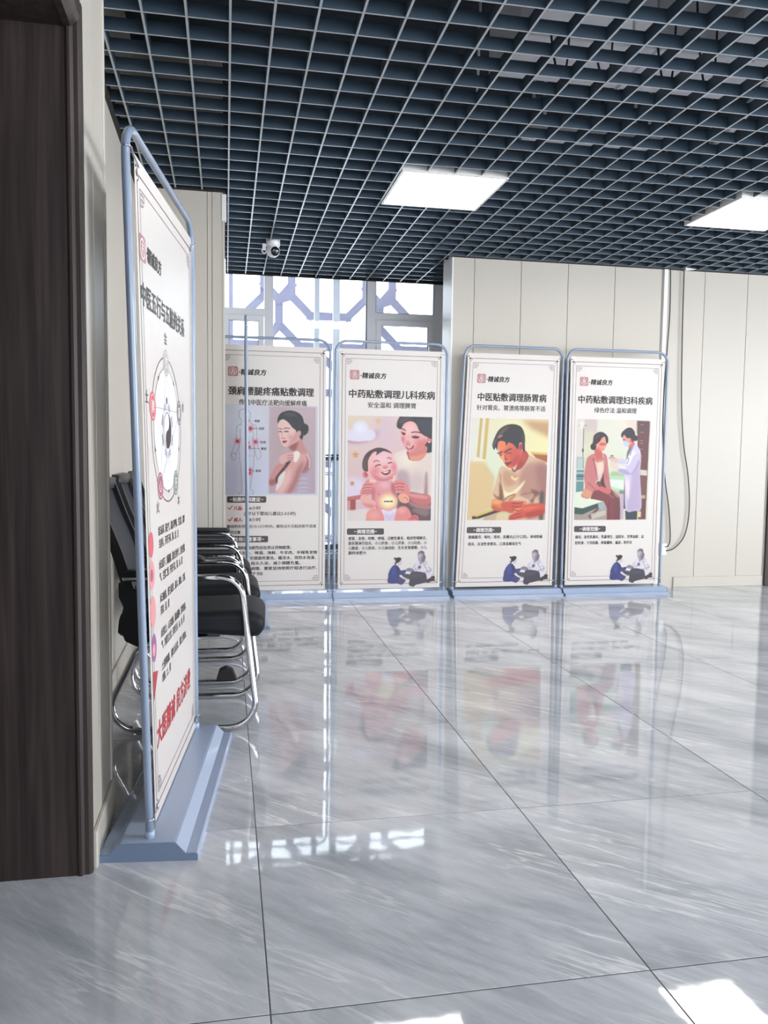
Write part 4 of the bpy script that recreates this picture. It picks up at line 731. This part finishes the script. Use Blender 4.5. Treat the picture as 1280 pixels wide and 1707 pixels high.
# ------------------------------------------------------------------ lettering: flat glyph outlines turned to mesh
_gl = {}
BOLD = 1.5
def glyphs(txt, bold, shear=0):
    key = (txt, bold, shear)
    if key not in _gl:
        c = bpy.data.curves.new('t', 'FONT'); c.body = txt; c.resolution_u = 2; c.offset = bold; c.shear = shear
        o = bpy.data.objects.new('t', c); COL.objects.link(o); bpy.context.view_layer.update()
        me = bpy.data.meshes.new_from_object(o.evaluated_get(bpy.context.evaluated_depsgraph_get()))
        v = [tuple(p.co[:2]) for p in me.vertices]; f = [tuple(p.vertices) for p in me.polygons]
        bpy.data.objects.remove(o); bpy.data.curves.remove(c); bpy.data.meshes.remove(me); _gl[key] = (v, f)
    return _gl[key]
BW, BH = .78, 1.77                               # poster sheet, metres; print is laid out on a 172 x 398 sheet
class Print:
    def __init__(s, zb): s.zb = zb; s.p = {}
    def P(s, x, y): return ((x/172-.5)*BW, s.zb+BH*(1-y/398))
    def mb(s, m): return s.p.setdefault(m, MB())
    def quad(s, pts, m, d=.0012): s.mb(m).add([(s.P(*p)[0], -d, s.P(*p)[1]) for p in pts], [tuple(range(len(pts)))[::-1]])
    def line(s, pts, w, m, d=.0012):
        P = [Vector(s.P(*p)) for p in pts]; w *= BW/172/2
        for a, b in zip(P[:-1], P[1:]):
            t = (b-a).normalized(); n = Vector((-t.y, t.x))*w; a2 = a-t*w*.9; b2 = b+t*w*.9
            s.mb(m).add([(q.x, -d, q.y) for q in (a2-n, b2-n, b2+n, a2+n)], [(0, 1, 2, 3)])
    def ring(s, cx, cy, r, w, m, n=40, a0=0, a1=2*math.pi, d=.0012):
        s.line([(cx+r*math.cos(a0+(a1-a0)*i/n), cy+r*math.sin(a0+(a1-a0)*i/n)) for i in range(n+1)], w, m, d)
    def disc(s, cx, cy, r, m, d=.0012, n=24, ry=None):
        s.quad([(cx+r*math.cos(2*math.pi*i/n), cy+(ry or r)*math.sin(2*math.pi*i/n)) for i in range(n)], m, d)
    def text(s, txt, x0, x1, yc, em, m, bold=.012, d=.0014, shear=0, jit=0):
        """text set between x0 and x1, centred on yc; em is the glyph height"""
        v, f = glyphs(txt, 0, shear)
        if not v: return
        xs = [p[0] for p in v]; a, b = min(xs), max(xs); k = (x1-x0)/(b-a)
        w = bold*em*BOLD                                                        # heavier strokes: the outline struck several times, slightly apart
        for q, (ox, oy) in enumerate(((-w, 0), (w, 0), (0, w*.7), (0, -w*.7)) if bold > .01 else ((0, 0),)):
            pts = [s.P(x0+ox+(p[0]-a)*k, yc+oy-(p[1]-.38)*em) for p in v]
            s.mb(m).add([(p[0], -d-q*.00004, p[1]) for p in pts], f)
    def border(s):
        o = 4.5; T, Bt = 9, 390; r = 4
        for (a, b, c, dd, w, m) in ((o, T, 172-o, Bt, .8, 'line'),):
            s.line([(a+r, b), (c-r, b)], w, m); s.line([(a+r, dd), (c-r, dd)], w, m); s.line([(a, b+r), (a, dd-r)], w, m); s.line([(c, b+r), (c, dd-r)], w, m)
            for cx, cy, a0 in ((a, b, 0), (c, b, math.pi/2), (c, dd, math.pi), (a, dd, -math.pi/2)): s.ring(cx, cy, r, w, m, 8, a0, a0+math.pi/2)
        for cx, cy in ((o, T), (172-o, T), (172-o, Bt), (o, Bt)): s.disc(cx, cy, 2.0, 'ink', n=12)
        i = 10; t2 = 16; b2 = 383; s.line([(i, t2), (172-i, t2)], .55, 'line'); s.line([(i, b2), (172-i, b2)], .55, 'line'); s.line([(i, t2), (i, b2)], .55, 'line'); s.line([(172-i, t2), (172-i, b2)], .55, 'line')
        for sx, sy, cx, cy in ((1, 1, i, t2), (-1, 1, 172-i, t2), (1, -1, i, b2), (-1, -1, 172-i, b2)):
            for pts in ([(2, 5), (10, 5), (10, 1)], [(5, 1), (5, 9), (1, 9)], [(2, 8), (2, 2), (8, 2), (8, 8), (4, 8)]): s.line([(cx+sx*x, cy+sy*y) for x, y in pts], .45, 'line')
    def seal(s, x0, y0, w):
        h = w; s.quad([(x0+1.5, y0), (x0+w-1.5, y0), (x0+w, y0+1.5), (x0+w, y0+h-1.5), (x0+w-1.5, y0+h), (x0+1.5, y0+h), (x0, y0+h-1.5), (x0, y0+1.5)], 'seal')
        c = x0+w/2; m = 'paper'; d = .0015
        s.ring(c, y0+h*.52, w*.37, 1.0, m, 20, d=d)
        s.line([(c, y0+h*.22), (c, y0+h*.80)], .9, m, d); s.line([(c-w*.16, y0+h*.38), (c+w*.16, y0+h*.38)], .8, m, d); s.line([(c-w*.14, y0+h*.5), (c-w*.2, y0+h*.78)], .8, m, d); s.line([(c+w*.14, y0+h*.5), (c+w*.2, y0+h*.78)], .8, m, d); s.line([(c-w*.14, y0+h*.5), (c+w*.14, y0+h*.5)], .8, m, d)
    def badge(s, txt, x0, x1, yc, h=10.6):
        r = 1.6; y0, y1 = yc-h/2, yc+h/2
        s.quad([(x0+r, y0), (x1-r, y0), (x1, y0+r), (x1, y1-r), (x1-r, y1), (x0+r, y1), (x0, y1-r), (x0, y0+r)], 'badge')
        c = (x0+x1)/2; hw = min(len(txt)*3.6, (x1-x0)/2-6); s.text(txt, c-hw, c+hw, yc, 7.6, 'paper', .012, .0016); s.line([(c-hw-4, yc), (c-hw-1.5, yc)], .9, 'paper', .0016); s.line([(c+hw+1.5, yc), (c+hw+4, yc)], .9, 'paper', .0016)
    def emit(s, sheet, warp):
        names = {'ink': 'dark_lettering', 'line': 'printed_border', 'red': 'red_lettering', 'seal': 'printed_seal', 'badge': 'heading_bar', 'paper': 'white_lettering'}
        for m, b in s.p.items(): build_raw(b, names.get(m, 'printed_shape'), m, sheet, warp)
def build_raw(b, name, m, parent, warp=None):
    me = bpy.data.meshes.new(name); me.from_pydata([warp(p) for p in b.v] if warp else b.v, [], b.f); me.update(); return link(name, me, m, parent, kind='stuff')
def warp_mesh(me, warp):
    n = len(me.vertices); co = np.empty(n*3, np.float32); me.vertices.foreach_get('co', co); co = co.reshape(-1, 3)
    out = np.array([warp(p) for p in co.tolist()], np.float32); me.vertices.foreach_set('co', out.ravel()); me.update(); return me
# ------------------------------------------------------------------ poster stands
def stand(label, loc, rz, draw, width=.866, lean=(0, 0), off=(0, 0), H=1.90, hp=.418, blank=False, sheet_off=0.0, tilt=0.0, zb=.065):
    """base of folded enamel, one bent tube, printed sheet tied between the uprights. lean: sideways shift of the top of the left/right upright"""
    r = root('poster_stand', loc, rz, label, 'poster stand', 'poster stands'); r.rotation_euler[1] = tilt
    def warp(p):
        x, y, z = p; t = max(0, (z-.05)/(H-.05)); u = (x+.43)/.86; return (x+t*(lean[0]*(1-u)+lean[1]*u), y+t*(off[0]*(1-u)+off[1]*u), z)
    hw = width/2
    prof = [(-.131, 0), (-.131, .016), (-.127, .019), (-.100, .019), (-.074, .047), (.074, .047), (.100, .019), (.127, .019), (.131, .016), (.131, 0)]
    b = MB().prism(prof, 'x', -hw, hw).build('base', 'stand', r)
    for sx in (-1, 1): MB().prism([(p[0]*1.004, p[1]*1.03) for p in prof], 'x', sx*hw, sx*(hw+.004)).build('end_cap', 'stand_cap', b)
    MB().prism([(-.070, .047), (-.070, .050), (.070, .050), (.070, .047)], 'x', -hw+.002, hw-.002).build('top_ridge', 'stand', b)
    path = fillet([(-hp, 0, .045), (-hp, 0, H-.011), (hp, 0, H-.011), (hp, 0, .045)], .085, 8)
    dense = []
    for a, c in zip(path[:-1], path[1:]):
        n = max(1, int((c-a).length/.12)); dense += [a.lerp(c, i/n) for i in range(n)]
    dense.append(path[-1])
    MB().tube(dense, .0104, 12).build('frame_tube', 'stand_tube', r, warp)
    for sx in (-1, 1): MB().lathe([(.0105, 0), (.0135, .001), (.0135, .020), (.0105, .022)], (sx*hp, 0, .047), n=16).build('tube_socket', 'stand', r)
    # sheet
    z0, z1 = zb, zb+BH; s = MB(); n = 10; x0, x1 = -BW/2+sheet_off, BW/2+sheet_off
    vs, fs = [], []
    for i in range(n+1):
        z = z0+(z1-z0)*i/n
        for x, y in ((x0, -.0004), (x1, -.0004), (x1, .0004), (x0, .0004)): vs.append((x, y, z))
    for i in range(n):
        for k in range(4): fs.append((i*4+k, i*4+(k+1) % 4, (i+1)*4+(k+1) % 4, (i+1)*4+k))
    fs += [(3, 2, 1, 0), tuple(n*4+k for k in range(4))]
    sheet = s.add(vs, fs).build('poster_sheet', 'poster', r, warp)
    for sx, zz in ((-1, z1-.03), (1, z1-.03), (-1, z0+.03), (1, z0+.03)):
        xe = (x0 if sx < 0 else x1); MB().tube(smooth_path([(xe-sx*.016, -.003, zz), (xe-sx*.016, -.006, zz+.004), ((xe+sx*hp)/2, -.008, zz+.012), (sx*hp, -.013, zz+.016), (sx*(hp+.010), 0, zz+.016)], 4), .0022, 6).build('corner_tie', 'chrome', r, warp)
        MB().lathe([(.004, -.0008), (.008, -.0016), (.009, -.0006)], (xe-sx*.016, 0, zz), (0, 1, 0), 14).build('eyelet', 'chrome', sheet, warp)
    w2 = lambda p: warp((p[0]+sheet_off, p[1], p[2]))
    if draw: draw(sheet, w2, z0)
    return r
ARTS = {}
def picture(sheet, w2, pr, key, fn, x0, y0, x1, y1, d=.0009):
    a = fn(); cut = None
    if isinstance(a, tuple): a, cut = a
    X0, Z1 = pr.P(x0, y0); X1, Z0 = pr.P(x1, y1)
    me = a.mesh('printed_picture', X0, Z1, X1, Z0, cut); warp_mesh(me, lambda p: w2((p[0], -d, p[2]))); link('printed_picture', me, 'art', sheet)
_consult = None
def consult(sheet, w2, pr, x0=79, y0=331, x1=172, y1=399):
    global _consult
    if _consult is None: _consult = art_consult()
    a, cut = _consult; X0, Z1 = pr.P(x0, y0); X1, Z0 = pr.P(x1, y1)
    me = a.mesh('printed_figures', X0, Z1, X1, Z0, cut); warp_mesh(me, lambda p: w2((p[0], -.0017, p[2]))); link('printed_figures', me, 'art', sheet)
def head(pr, title, t0, t1, sub, s0, s1, lx=17, ly=34.5):
    pr.border(); pr.seal(lx, ly, 15.5); pr.line([(lx+17, ly+9), (lx+19.5, ly+8.4)], 1.1, 'ink'); pr.text('精诚良方', lx+20, lx+60, ly+8.5, 10.2, 'ink', .03, shear=.12)
    pr.text(title, t0, t1, 73, 14.6, 'ink', .022); pr.text(sub, s0, s1, 91, 10, 'ink', .012)
def lines(pr, rows, x0, y0, dy, em=6.2, m='ink'):
    for i, (t, x1) in enumerate(rows): pr.text(t, x0, x1, y0+i*dy, em, m, .016)
def draw_family(sheet, w2, zb):
    pr = Print(zb); head(pr, '中药贴敷调理儿科疾病', 16, 158.5, '安全温和 调理脾胃', 47, 126.5); picture(sheet, w2, pr, 'f', art_family, 14.5, 109, 155, 283.5)
    pr.text('神阙贴敷', 75, 90.5, 251, 3.4, 'ink', .012, .0016)
    pr.badge('调理范围', 14.5, 76, 301.5); lines(pr, [('感冒、发烧、咳嗽、哮喘、过敏性鼻炎、疱疹性咽峡炎、', 149), ('肠系膜淋巴结炎、小儿积食、小儿厌食、小儿吐奶、小', 149), ('儿腹虚、小儿尿床、小儿抽动症、生长发育缓慢、小儿', 149), ('腺样体肥大', 47)], 17, 313, 8.1)
    consult(sheet, w2, pr); pr.emit(sheet, w2)
def draw_stomach(sheet, w2, zb):
    pr = Print(zb); head(pr, '中医贴敷调理肠胃病', 22, 149, '针对胃炎、胃溃疡等肠胃不适', 21, 148, 19); picture(sheet, w2, pr, 's', art_stomach, 14, 109, 155, 283)
    pr.badge('调理范围', 14.5, 76, 300); lines(pr, [('腹痛腹泻、呕吐、胃疼、胆囊炎(口干口苦)、单纯性阑', 151), ('尾炎、反流性食管炎、口臭急躁易生气', 113)], 18, 312, 12)
    consult(sheet, w2, pr); pr.emit(sheet, w2)
def draw_clinic(sheet, w2, zb):
    pr = Print(zb); head(pr, '中药贴敷调理妇科疾病', 15.5, 152, '绿色疗法 温和调理', 45, 123); picture(sheet, w2, pr, 'c', art_clinic, 14, 107, 151, 283)
    pr.badge('调理范围', 14.5, 73, 299); lines(pr, [('痛经、急性乳腺炎、乳腺增生、盆腔炎、宫寒血瘀、盆', 145), ('腔积液、子宫肌瘤、卵巢囊肿、漏尿、附件炎', 123)], 17, 313, 10.4)
    consult(sheet, w2, pr); pr.emit(sheet, w2)
def draw_shoulder(sheet, w2, zb):
    pr = Print(zb); head(pr, '颈肩腰腿疼痛贴敷调理', 17.5, 152, '传统中医疗法靶向缓解疼痛', 34, 141, 17)
    picture(sheet, w2, pr, 'b', art_shoulder, 12.5, 95, 159, 241)
    for t, x, y in (('颈部', 58, 121), ('肩部', 65, 133), ('肘部', 67.5, 155), ('腰部', 68.5, 165.5), ('膝部', 60, 201.5)): pr.text(t, x, x+8.5, y, 4.6, 'ink', .012, .0016)
    pr.badge('贴敷时间建议', 15, 77, 248)
    for y, t, n in ((262, '儿童:', '4-6小时'), (281, '成人:', '6-8小时')):
        pr.line([(17, y-.5), (19.5, y+2), (23.5, y-3.5)], 1.3, 'red'); pr.text(t, 26, 40, y, 7, 'red', .022); pr.text(n, 44, 68, y, 7, 'ink', .012)
    pr.text('(3岁以下婴幼儿建议2-3小时)', 42, 124, 271, 6.8, 'ink', .012); pr.text('最佳时长控制在10-12小时内，避免过久引起皮肤不适或', 15, 157, 292, 5.8, 'line', .016); pr.text('用药过量', 15, 36, 301.5, 5.8, 'line', .016)
    pr.badge('其他注意事项', 15, 80, 313)
    lines(pr, [('贴敷期间避免剧烈运动,防止药物脱落；', 117), ('饮食忌生冷、啤酒、海鲜、牛羊肉、辛辣等发物', 159), ('避免当风、空调直吹患处、碰凉水、用热水泡澡、', 157), ('儿童常换、枕头久坐、减少颈腰负重。', 132), ('如属于慢性病情、需要坚持按照疗程进行治疗、', 159), ('更好的疗效', 72)], 18, 327, 8.6)
    pr.emit(sheet, w2)
M['fire'] = mat('ink_fire', (168, 92, 110), .45); M['wood_green'] = mat('ink_green', (120, 138, 128), .45); M['earth'] = mat('ink_coral', (210, 92, 104), .45); M['metal_grey'] = mat('ink_pale_grey', (182, 178, 172), .45); M['water'] = mat('ink_grey', (122, 120, 122), .45); M['pale_blue'] = mat('ink_pale_blue', (226, 226, 238), .45); M['pink'] = mat('ink_pink', (226, 150, 156), .45); M['violet'] = mat('ink_violet', (150, 92, 150), .45)
def draw_elements(sheet, w2, zb):
    pr = Print(zb); pr.border(); pr.seal(5, 41, 15); pr.line([(22, 49), (24, 48.5)], 1.1, 'ink'); pr.text('精诚良方', 24, 62, 49, 10.2, 'ink', .03, shear=.12)
    pr.text('中医五行与五脏的关系', 6, 138, 75, 14.5, 'ink', .022)
    cx, cy, R1, R2 = 70, 153, 48, 41
    pr.disc(cx, cy, R2, 'pale_blue', .0010, 40); pr.ring(cx, cy, R1, .9, 'line'); pr.ring(cx, cy, R2, .5, 'line')
    pts = []
    for k, (nm, og, mm) in enumerate((('金', '肺', 'metal_grey'), ('水', '肾', 'water'), ('木', '肝', 'wood_green'), ('火', '心', 'fire'), ('土', '脾', 'earth'))):
        a = -math.pi/2+k*2*math.pi/5; x, y = cx+(R1-3)*math.cos(a), cy+(R1-3)*math.sin(a); pts.append((x, y))
        pr.disc(x, y, 9.0, mm, .0013); pr.ring(x, y, 7.3, .5, 'paper', 20, d=.0016); pr.text(og, x-4.2, x+4.2, y, 8.6, 'paper', .012, .0017)
        x2, y2 = cx+(R1+13)*math.cos(a), cy+(R1+13)*math.sin(a); pr.text(nm, x2-4.5, x2+4.5, y2, 9, 'ink', .008)
        b = a+math.pi/5; u, v = cx+R2*math.cos(b), cy+R2*math.sin(b); pr.quad([(u-2.2*math.sin(b), v+2.2*math.cos(b)), (u+1.6*math.cos(b)+1.5*math.sin(b), v+1.6*math.sin(b)-1.5*math.cos(b)), (u-1.6*math.cos(b)+1.5*math.sin(b), v-1.6*math.sin(b)-1.5*math.cos(b))], 'ink', .0016)
    for k in range(5): pr.line([pts[k], pts[(k+2) % 5]], .3, 'line', .0011)
    pr.disc(cx, cy-20, 2.4, 'line'); r = 12
    yang = [(cx+r*math.cos(t), cy+r*math.sin(t)) for t in np.linspace(-math.pi/2, math.pi/2, 16)]+[(cx-r/2*math.sin(t)*-1 if 0 else cx+(-r/2)*math.sin(t), cy+r/2+r/2*math.cos(t)) for t in np.linspace(0, math.pi, 10)]+[(cx+r/2*math.sin(t), cy-r/2+r/2*math.cos(t)) for t in np.linspace(0, math.pi, 10)]
    pr.disc(cx, cy, r, 'paper', .0013); pr.ring(cx, cy, r, .5, 'ink', 24, d=.0017); b = pr.mb('ink'); P2 = [pr.P(*p) for p in yang]
    tri = __import__('mathutils').geometry.tessellate_polygon([[Vector((p[0], p[1], 0)) for p in P2]]); b.add([(p[0], -.0016, p[1]) for p in P2], [tuple(t) for t in tri])
    pr.disc(cx, cy-r/2, 1.9, 'paper', .0018, 12); pr.disc(cx, cy+r/2, 1.9, 'ink', .0018, 12)
    for k in range(8):
        a = k*math.pi/4+math.pi/8; t = Vector((-math.sin(a), math.cos(a)))
        for q in range(3): c = Vector((cx, cy))+Vector((math.cos(a), math.sin(a)))*(15+q*1.5); pr.line([tuple(c-t*3.6), tuple(c+t*3.6)], .6, 'line')
    for y, rows in ((218, ('金曰从革、肺主气、属金司呼吸、主宣发、肃降', '主皮毛、开窍于鼻、肺、金、白')), (240, ('水曰润下、肾藏精、属水主纳气、主骨生髓、', '气、主管二便、开窍于耳、肾、水、黑')), (262, ('木曰曲直、肝主疏泄、属木、藏血、主筋、', '开窍、目、青')), (285, ('火曰炎上、心主血脉、属火藏神、其华在面、', '气、为君主之官、开窍于舌、心、火、赤')), (307, ('土爰稼穑、脾主运化、属土统血、', '四肢、土、黄'))):
        pr.text(rows[0], 33, 129, y, 6.6, 'ink', .016); pr.text(rows[1], 34, 34+len(rows[1])*4.9, y+8.2, 6.6, 'ink', .016)
    for y, mm, a, b_ in ((224, 'earth', 7, 8), (243, 'pink', 8, 9), (266, 'pink', 8, 10), (289, 'violet', 7, 9)): pr.disc(11, y, a, mm, .0012, ry=b_)
    pr.disc(10, 243, 4, 'fire', .0015); pr.disc(10, 290, 4, 'pink', .0015); pr.quad([(6, 303), (20, 306), (6, 322)], 'red', .0015)
    pr.text('大医精诚 良方济世', 12, 146, 347, 17.5, 'red', .03, shear=.1)
    pr.emit(sheet, w2)
SY = 5.985
stand('poster stand with a body chart and a woman touching her shoulder, beside the window', (.329, SY, 0), 0, draw_shoulder)
stand('poster stand showing a mother holding a laughing baby, in front of the window', (1.204, SY-.01, 0), 0, draw_family)
stand('poster stand showing a man in a beige shirt clutching his stomach', (2.107, SY-.02, 0), 0, draw_stomach, lean=(.07, .012))
stand('poster stand showing a seated patient and a masked doctor in a white coat', (2.988, SY-.03, 0), 0, draw_clinic)
a_ = math.radians(5.9)
c_ = Vector((-.2055, 2.172))+Vector((math.sin(a_), math.cos(a_)))*.47
stand('nearest poster stand with the round five-element diagram, beside the dark doorway', (c_.x, c_.y, 0), math.pi/2-a_, draw_elements, width=.94, hp=.437, lean=(-.115, -.05), off=(.022, .0), H=1.885, sheet_off=.035, zb=.055)
ed = math.radians(1.2)
def draw_plain(sheet, w2, zb): pr = Print(zb); pr.border(); pr.emit(sheet, w2)
stand('poster stand seen edge-on as a thin upright line behind the chairs', (.139, 4.95+.44, 0), math.pi/2-ed, draw_plain, off=(.012, .012))
# ------------------------------------------------------------------ office chairs with sled frames
def mirror(path, s): return [(p[0], p[1]*s, p[2]) for p in path]
def make_chair(label, loc, rz, pad_front):
    r = root('office_chair', loc, rz, label, 'chair', 'visitor chairs along the left wall')
    for s in (-1, 1):
        side = fillet([(.10, s*.14, .358), (-.10, s*.20, .352), (-.16, s*.215, .318), (-.31, s*.215, .013), (.30, s*.215, .013), (.232, s*.215, .602), (-.200, s*.215, .602)], [.05, .06, .10, .10, .085], 8)
        MB().tube([tuple(p) for p in side], .0125, 12).build('sled_frame', 'chrome', r)
        a = [(-.205, .606), (pad_front-.02, .606), (pad_front, .611), (pad_front+.004, .624), (pad_front-.02, .633), (-.10, .637), (-.18, .636), (-.205, .628)]
        MB().pillow(a, s*.215-.026, s*.215+.026, .012, 4).build('armrest', 'plastic', r)
    MB().tube([(-.02, -.2, .352), (-.02, .2, .352)], .011, 10).tube([(-.12, -.2, .345), (-.12, .2, .345)], .011, 10).build('cross_bar', 'chrome', r)
    seat = [(-.235, .385), (-.225, .45), (-.19, .462), (-.05, .462), (.12, .466), (.235, .468), (.285, .460), (.316, .438), (.324, .405), (.308, .372), (.275, .36), (.12, .372), (-.05, .378), (-.20, .368)]
    MB().pillow([tuple(p[:]) [0:2] for p in [(q.x, q.z) for q in smooth_path([(x, 0, z) for x, z in seat]+[(seat[0][0], 0, seat[0][1])], 4)[:-1]]], -.196, .196, .035, 6).build('seat', 'vinyl', r)
    MB().box((-.14, -.13, .352), (.15, .13, .372)).build('seat_plate', 'plastic', r, bevel=.004)
    # backrest: two side rails, top and bottom rail, woven mesh between
    spine = [(-.168, .49), (-.188, .57), (-.226, .70), (-.276, .83), (-.318, .95)]
    P = [(q.x, q.z) for q in smooth_path([(x, 0, z) for x, z in spine], 5)]
    fw = lambda t: .205-.015*abs(t-.55)
    frame = MB(); n = len(P)
    for s in (-1, 1):
        vs, fs = [], []
        for i, (x, z) in enumerate(P):
            t = i/(n-1); y = s*fw(t); w = .022
            for dx, dy in ((-.026, 0), (.018, 0), (.018, -s*w), (-.026, -s*w)): vs.append((x+dx, y+dy, z+dx*-.25))
        for i in range(n-1):
            for k in range(4): fs.append((i*4+k, i*4+(k+1) % 4, i*4+4+(k+1) % 4, i*4+4+k))
        fs += [(0, 1, 2, 3), tuple((n-1)*4+k for k in (3, 2, 1, 0))]
        frame.add(vs, fs)
    frame.pillow([(-.348, .93), (-.30, .925), (-.30, .968), (-.34, .972)], -.203, .203, .01, 3)
    frame.box((-.194, -.19, .485), (-.150, .19, .53))
    frame.build('backrest_frame', 'plastic', r, bevel=.0)
    vs, fs = [], []; m = 8
    for i, (x, z) in enumerate(P):
        for j in range(m+1):
            y = -.185+.37*j/m; c = -.022*(1-(2*j/m-1)**2); vs.append((x-.004+c, y, z))
    for i in range(n-1):
        for j in range(m): fs.append((i*(m+1)+j, i*(m+1)+j+1, (i+1)*(m+1)+j+1, (i+1)*(m+1)+j))
    k0 = len(vs); vs += [(v[0]-.004, v[1], v[2]) for v in vs]; fs += [tuple(k0+q for q in f[::-1]) for f in fs]
    MB().add(vs, fs, True).build('mesh_back', 'mesh', r)
    for s in (-1, 1):
        MB().prism([(-.222, .585), (-.185, .56), (-.150, .56), (-.150, .50), (-.12, .40), (-.15, .335), (-.20, .36), (-.222, .42), (-.205, .49), (-.222, .53)], 'y', s*.185, s*.214).build('back_bracket', 'plastic', r, bevel=.003)
        MB().lathe([(0, .006), (.008, .005), (.009, 0)], (-.20, s*.214, .60), (0, s, 0), 14).build('bolt', 'chrome', r)
    return r
make_chair('nearest black chair with chrome sled frame, right behind the near poster stand', (-.165, 3.385, 0), math.radians(-3), .06)
c2 = make_chair('middle black chair of the row along the left wall', (-.165, 4.02, 0), 0, .205)
MB().prism([(.12, .024), (.135, .075), (.165, .088), (.195, .075), (.215, .024)], 'y', -.24, -.195).build('runner_clamp', 'rubber', c2, bevel=.004)
make_chair('farthest black chair of the row, against the wall pillar', (-.185, 4.64, 0), 0, .205)
